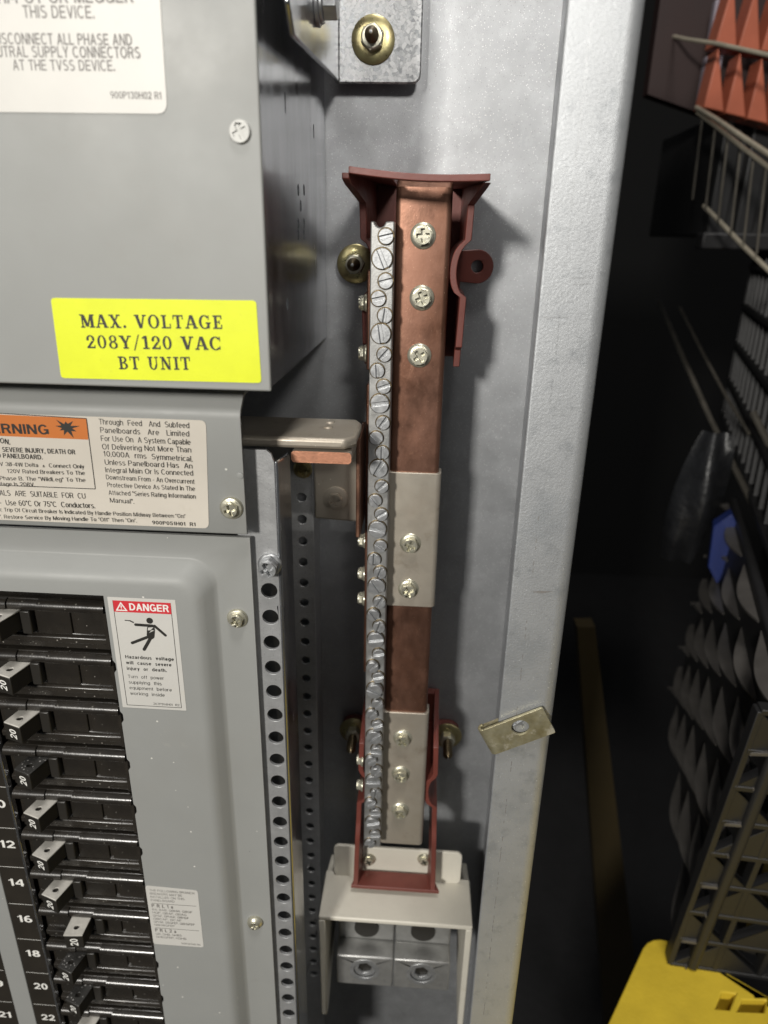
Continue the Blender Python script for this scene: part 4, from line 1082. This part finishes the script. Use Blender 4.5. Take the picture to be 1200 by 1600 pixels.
b = NB(); lathe(b, [(.1, -.2), (.1, -.06)], o+ux_*hu+vz*hv, fr, 18)  # black plug; shade in the clip hole is put into its colour
prism(b, [(-.11, .0), (.02, -.02), (.10, .05), (.0, .03)], -.06, -.035, o+ux_*hu+vz*hv, fr, mi=1); prism(b, [(.01, -.10), (.05, -.02), (.02, -.01)], -.06, -.04, o+ux_*hu+vz*hv, fr, mi=1)
obj('thread_insert', b, ['handle', 'screw'], t)

# ------------------------------------------------------------------ things stacked to the right
AZ = math.radians(17)
e2 = Vector((math.sin(AZ), math.cos(AZ), 0)); e3 = Vector((math.cos(AZ), -math.sin(AZ), 0)); ez = Vector((0, 0, 1))
def lattice_face(bm, o, U, V, Wd, nu, nv, cu, cv, bw, th, tri=True):
    """open crate lattice: bars along U and V plus diagonal webs"""
    fr = (U, V, Wd)
    for i in range(nu+1): prism(bm, [(i*cu-bw/2, 0), (i*cu+bw/2, 0), (i*cu+bw/2, nv*cv), (i*cu-bw/2, nv*cv)], -th, 0, o, fr)
    for j in range(nv+1): prism(bm, [(0, j*cv-bw/2), (nu*cu, j*cv-bw/2), (nu*cu, j*cv+bw/2), (0, j*cv+bw/2)], -th*.98, .01, o, fr)
    if tri:
        for i in range(nu):
            for j in range(nv):
                x, y = i*cu, j*cv
                prism(bm, [(x, y), (x+cu, y), (x, y+cv)] if (i+j) % 2 else [(x, y), (x+cu, y), (x+cu, y+cv)], -th*.9, -.02, o, fr)
# yellow crate
def atz(px, py, Z):
    d = fw + (px-600)/FPX*rt - (py-800)/FPX*up
    return d*(Z/d.z)
ZY = -20.0
cA, cBk = atz(950, 1600, ZY), atz(1018, 1452, ZY)
f2 = (cBk-cA).normalized(); f3 = Vector((f2.y, -f2.x, 0))
cY = cBk-f2*13
t = thing('yellow_crate', cY+Vector((0, 0, -11)), 'bright yellow plastic crate at the bottom right with a black crate standing on it', 'crate')
fr = (f3, f2, ez)
b = NB(); prism(b, rrect(.3, 17.5, .3, 12.7, .6), -11, -.8, cY, fr); obj('crate_body', b, 'yellow_crate', t, bevel=.2, seg=2)
q0 = [atz(*k, ZY)-cY for k in ((1128, 1550), (1150, 1552), (1140, 1578), (1118, 1576))]
q1 = [atz(*k, ZY)-cY for k in ((1160, 1562), (1198, 1562), (1194, 1582), (1152, 1580))]
b = NB(); prism(b, rrect(0, 18, 0, 13, .8), -1.4, 0, cY, fr, holes=[[(v.dot(f3), v.dot(f2)) for v in q0], [(v.dot(f3), v.dot(f2)) for v in q1]])
obj('rim', b, 'yellow_crate', t, bevel=.14, seg=3)
# black crate on the yellow one
cB = atz(1047, 1508, ZY)+Vector((0, 0, .03))
t = thing('black_crate', cB, 'black plastic lattice crate standing on the yellow crate', 'crate')
vup = (ez+e3*.04-e2*.10).normalized()
b = NB(); f3c = Vector((math.cos(math.radians(5)), -math.sin(math.radians(5)), 0)); f2c = Vector((-f3c.y, f3c.x, 0))
lattice_face(b, cB, f3c, vup, -f2c, 9, 8, 1.25, 1.25, .16, .35); obj('front_lattice', b, 'black_crate', t, bevel=.02)
b = NB(); prism(b, [(0, 0), (15, 0), (15, 10.4), (0, 10.4)], -.3, 0, cB+e3*.45, (e2, vup, -e3)); obj('side_wall', b, 'black_crate', t, bevel=.1)
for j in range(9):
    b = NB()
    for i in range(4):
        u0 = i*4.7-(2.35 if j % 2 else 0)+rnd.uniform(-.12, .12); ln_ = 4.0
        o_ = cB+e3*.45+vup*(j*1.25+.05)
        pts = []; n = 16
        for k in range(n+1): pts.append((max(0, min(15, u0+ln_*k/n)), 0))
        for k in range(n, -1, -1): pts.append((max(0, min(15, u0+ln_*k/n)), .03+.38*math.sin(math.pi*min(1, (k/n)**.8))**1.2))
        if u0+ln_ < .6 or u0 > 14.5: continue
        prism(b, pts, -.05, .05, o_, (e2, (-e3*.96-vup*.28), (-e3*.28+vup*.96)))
    obj('side_rib', b, 'rib_gloss', t, bevel=.03)
b = NB(); prism(b, [(1.3, 1.0), (10.5, 1.0), (10.5, 11), (1.3, 11)], .3, 9.5, cB+e3*.6, (e3, e2, ez)); obj('liner', b, 'handle', t)
# things on and behind it
p = at(1128, 850, 26)
t = thing('blue_bin', p, 'small blue plastic bin corner half hidden among the dark crates', 'bin')
b = NB(); prism(b, [(-.5, .9), (.05, 1.5), (.6, .6), (.5, -.3), (.05, -1.5), (-.4, -.8)], -.1, .6, p, (e3, ez, -e2), holes=[circ(.13, 12, .25, .35)]); obj('panel', b, 'blue', t, bevel=.08)
p = at(1088, 780, 28)
t = thing('plastic_bag', p, 'cloudy clear plastic bag sagging left of the blue bin', 'bag')
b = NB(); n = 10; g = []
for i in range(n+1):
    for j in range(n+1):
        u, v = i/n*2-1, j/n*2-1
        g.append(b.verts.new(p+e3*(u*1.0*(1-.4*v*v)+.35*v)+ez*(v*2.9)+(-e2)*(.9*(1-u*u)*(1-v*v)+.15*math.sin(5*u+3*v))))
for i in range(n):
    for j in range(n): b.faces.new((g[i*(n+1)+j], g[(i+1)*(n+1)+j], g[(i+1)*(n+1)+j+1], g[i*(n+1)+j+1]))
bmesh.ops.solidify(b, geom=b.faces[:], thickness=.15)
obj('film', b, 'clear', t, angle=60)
pU = at(1128, 850, 26)+e3*1.1-e2*7
t = thing('stacked_crate', pU+Vector((0, 0, -3.2)), 'dim black lattice crate stacked above the other, behind the blue bin', 'crate')
o_ = Vector((pU.x, pU.y, -9.4))
b = NB(); prism(b, [(0, 0), (24, 0), (24, 11), (0, 11)], -.4, 0, o_, (e2, ez, -e3)); obj('side_wall', b, 'handle', t)
b = NB()
for k in range(6): prism(b, [(0, k*2.1), (24, k*2.1), (24, k*2.1+.28), (0, k*2.1+.28)], 0.004, .35, o_, (e2, ez, -e3))
obj('rail', b, 'black_crate', t, bevel=.05)
b = NB()
for k in range(16):
    x = k*1.6
    prism(b, [(x, .3), (x+.25, .3), (min(24, x+1.5), 10.4), (min(23.9, x+1.25), 10.4)], 0.004, .22, o_, (e2, ez, -e3))
obj('lattice', b, 'black_crate', t)
p = at(1172, 995, 24)
t = thing('amber_bin', p, 'amber plastic piece wedged at the right edge above the black crate', 'bin')
b = NB(); prism(b, [(-.5, -1.5), (.1, -1.9), (1.2, .9), (.7, 1.8), (.2, 1.5)], 0, .8, p, (e3, ez, -e2)); obj('panel', b, 'amber', t, bevel=.08)
p = at(930, 1300, 40)
t = thing('yellow_board', at(970, 1640, 27), 'yellow upright board, darkened by painted-in shade, in the dark gap behind the steel lip', 'board')
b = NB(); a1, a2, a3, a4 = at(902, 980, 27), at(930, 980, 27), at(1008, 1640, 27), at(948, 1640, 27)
prism(b, [(q_.x, q_.z) for q_ in (a4, a3, a2, a1)], -27.8, -27); obj('board', b, 'shaded_yellow', t)
# red crate and wire rack
p = at(1085, 230, 34)
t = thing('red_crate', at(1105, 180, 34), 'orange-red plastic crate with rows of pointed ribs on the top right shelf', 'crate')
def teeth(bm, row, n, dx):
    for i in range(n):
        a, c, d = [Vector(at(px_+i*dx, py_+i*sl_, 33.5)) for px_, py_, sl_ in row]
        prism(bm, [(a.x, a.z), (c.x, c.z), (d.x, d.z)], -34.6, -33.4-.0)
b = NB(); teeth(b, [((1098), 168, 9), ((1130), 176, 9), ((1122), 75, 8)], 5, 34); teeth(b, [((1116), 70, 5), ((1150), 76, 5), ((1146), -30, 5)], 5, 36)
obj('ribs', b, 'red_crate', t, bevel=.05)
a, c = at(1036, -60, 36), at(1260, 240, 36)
b = NB(); prism(b, [(a.x, at(1036, 150, 36).z), (c.x, c.z), (c.x, a.z), (a.x, a.z)], -36.4, -35.6); obj('crate_wall', b, 'shaded_red', t)
b = NB()
for q_ in ((1090, 165, 1108, 88), (1108, 60, 1122, 0)):
    a, c = at(q_[0], q_[1], 35), at(q_[2], q_[3], 35); box(b, a.x, a.x+.7, 34.9, 35.3, a.z, c.z)
obj('lavender_edge', b, 'lavender', t, bevel=.05)
pA = at(1110, 330, 35)
t = thing('slatted_crate', pA, 'charcoal slatted crate behind the wires, under the orange-red crate', 'crate')
b = NB(); box(b, pA.x, pA.x+9, 35.6, 44, pA.z-1, pA.z+4.0)
for i in range(7):
    x = pA.x+i*1.25; box(b, x, x+.8, 35, 35.7, pA.z-1.2, pA.z+4.2)
box(b, pA.x-.2, pA.x+9.2, 34.8, 35.72, pA.z-1.6, pA.z-.9)
obj('crate_body', b, 'black_crate', t, bevel=.08)
t = thing('wire_rack', at(1150, 240, 30), 'zinc wire rack with curved rails below the orange-red crate, at the right edge', 'wire rack')
def wire(bm, pts, r): tube(bm, [at(*q_) for q_ in pts], r)
b = NB()
wire(b, [(1048, 56, 36), (1075, 62, 34), (1120, 68, 32), (1210, 88, 30)], .08)
wire(b, [(1088, 168, 34), (1120, 187, 32), (1160, 214, 30), (1215, 250, 28)], .095)
wire(b, [(1090, 176, 34), (1122, 200, 32), (1162, 232, 30), (1215, 272, 28)], .085)
wire(b, [(1100, 322, 34), (1130, 352, 32), (1165, 388, 30), (1215, 436, 28)], .095)
obj('rail', b, 'wire', t)
b = NB()
for i in range(6):
    f_ = i/5; wire(b, [(1098+100*f_, 178+78*f_, 33.6-5*f_), (1102+100*f_-20, 330+85*f_-18, 33.6-5*f_)], .05)
obj('upright_wire', b, 'wire_dark', t)
t = thing('wire_shelf', at(1150, 700, 30), 'lower zinc wire shelf with steep parallel rails above the blue bin', 'wire rack')
b = NB()
wire(b, [(1030, 470, 46), (1070, 565, 40), (1110, 655, 34), (1150, 735, 29), (1212, 860, 24)], .13)
wire(b, [(1062, 480, 46), (1100, 555, 40), (1135, 620, 34), (1170, 677, 30)], .08)
wire(b, [(1177, 645, 28), (1212, 715, 26)], .14)
obj('rail', b, 'wire_dark', t)
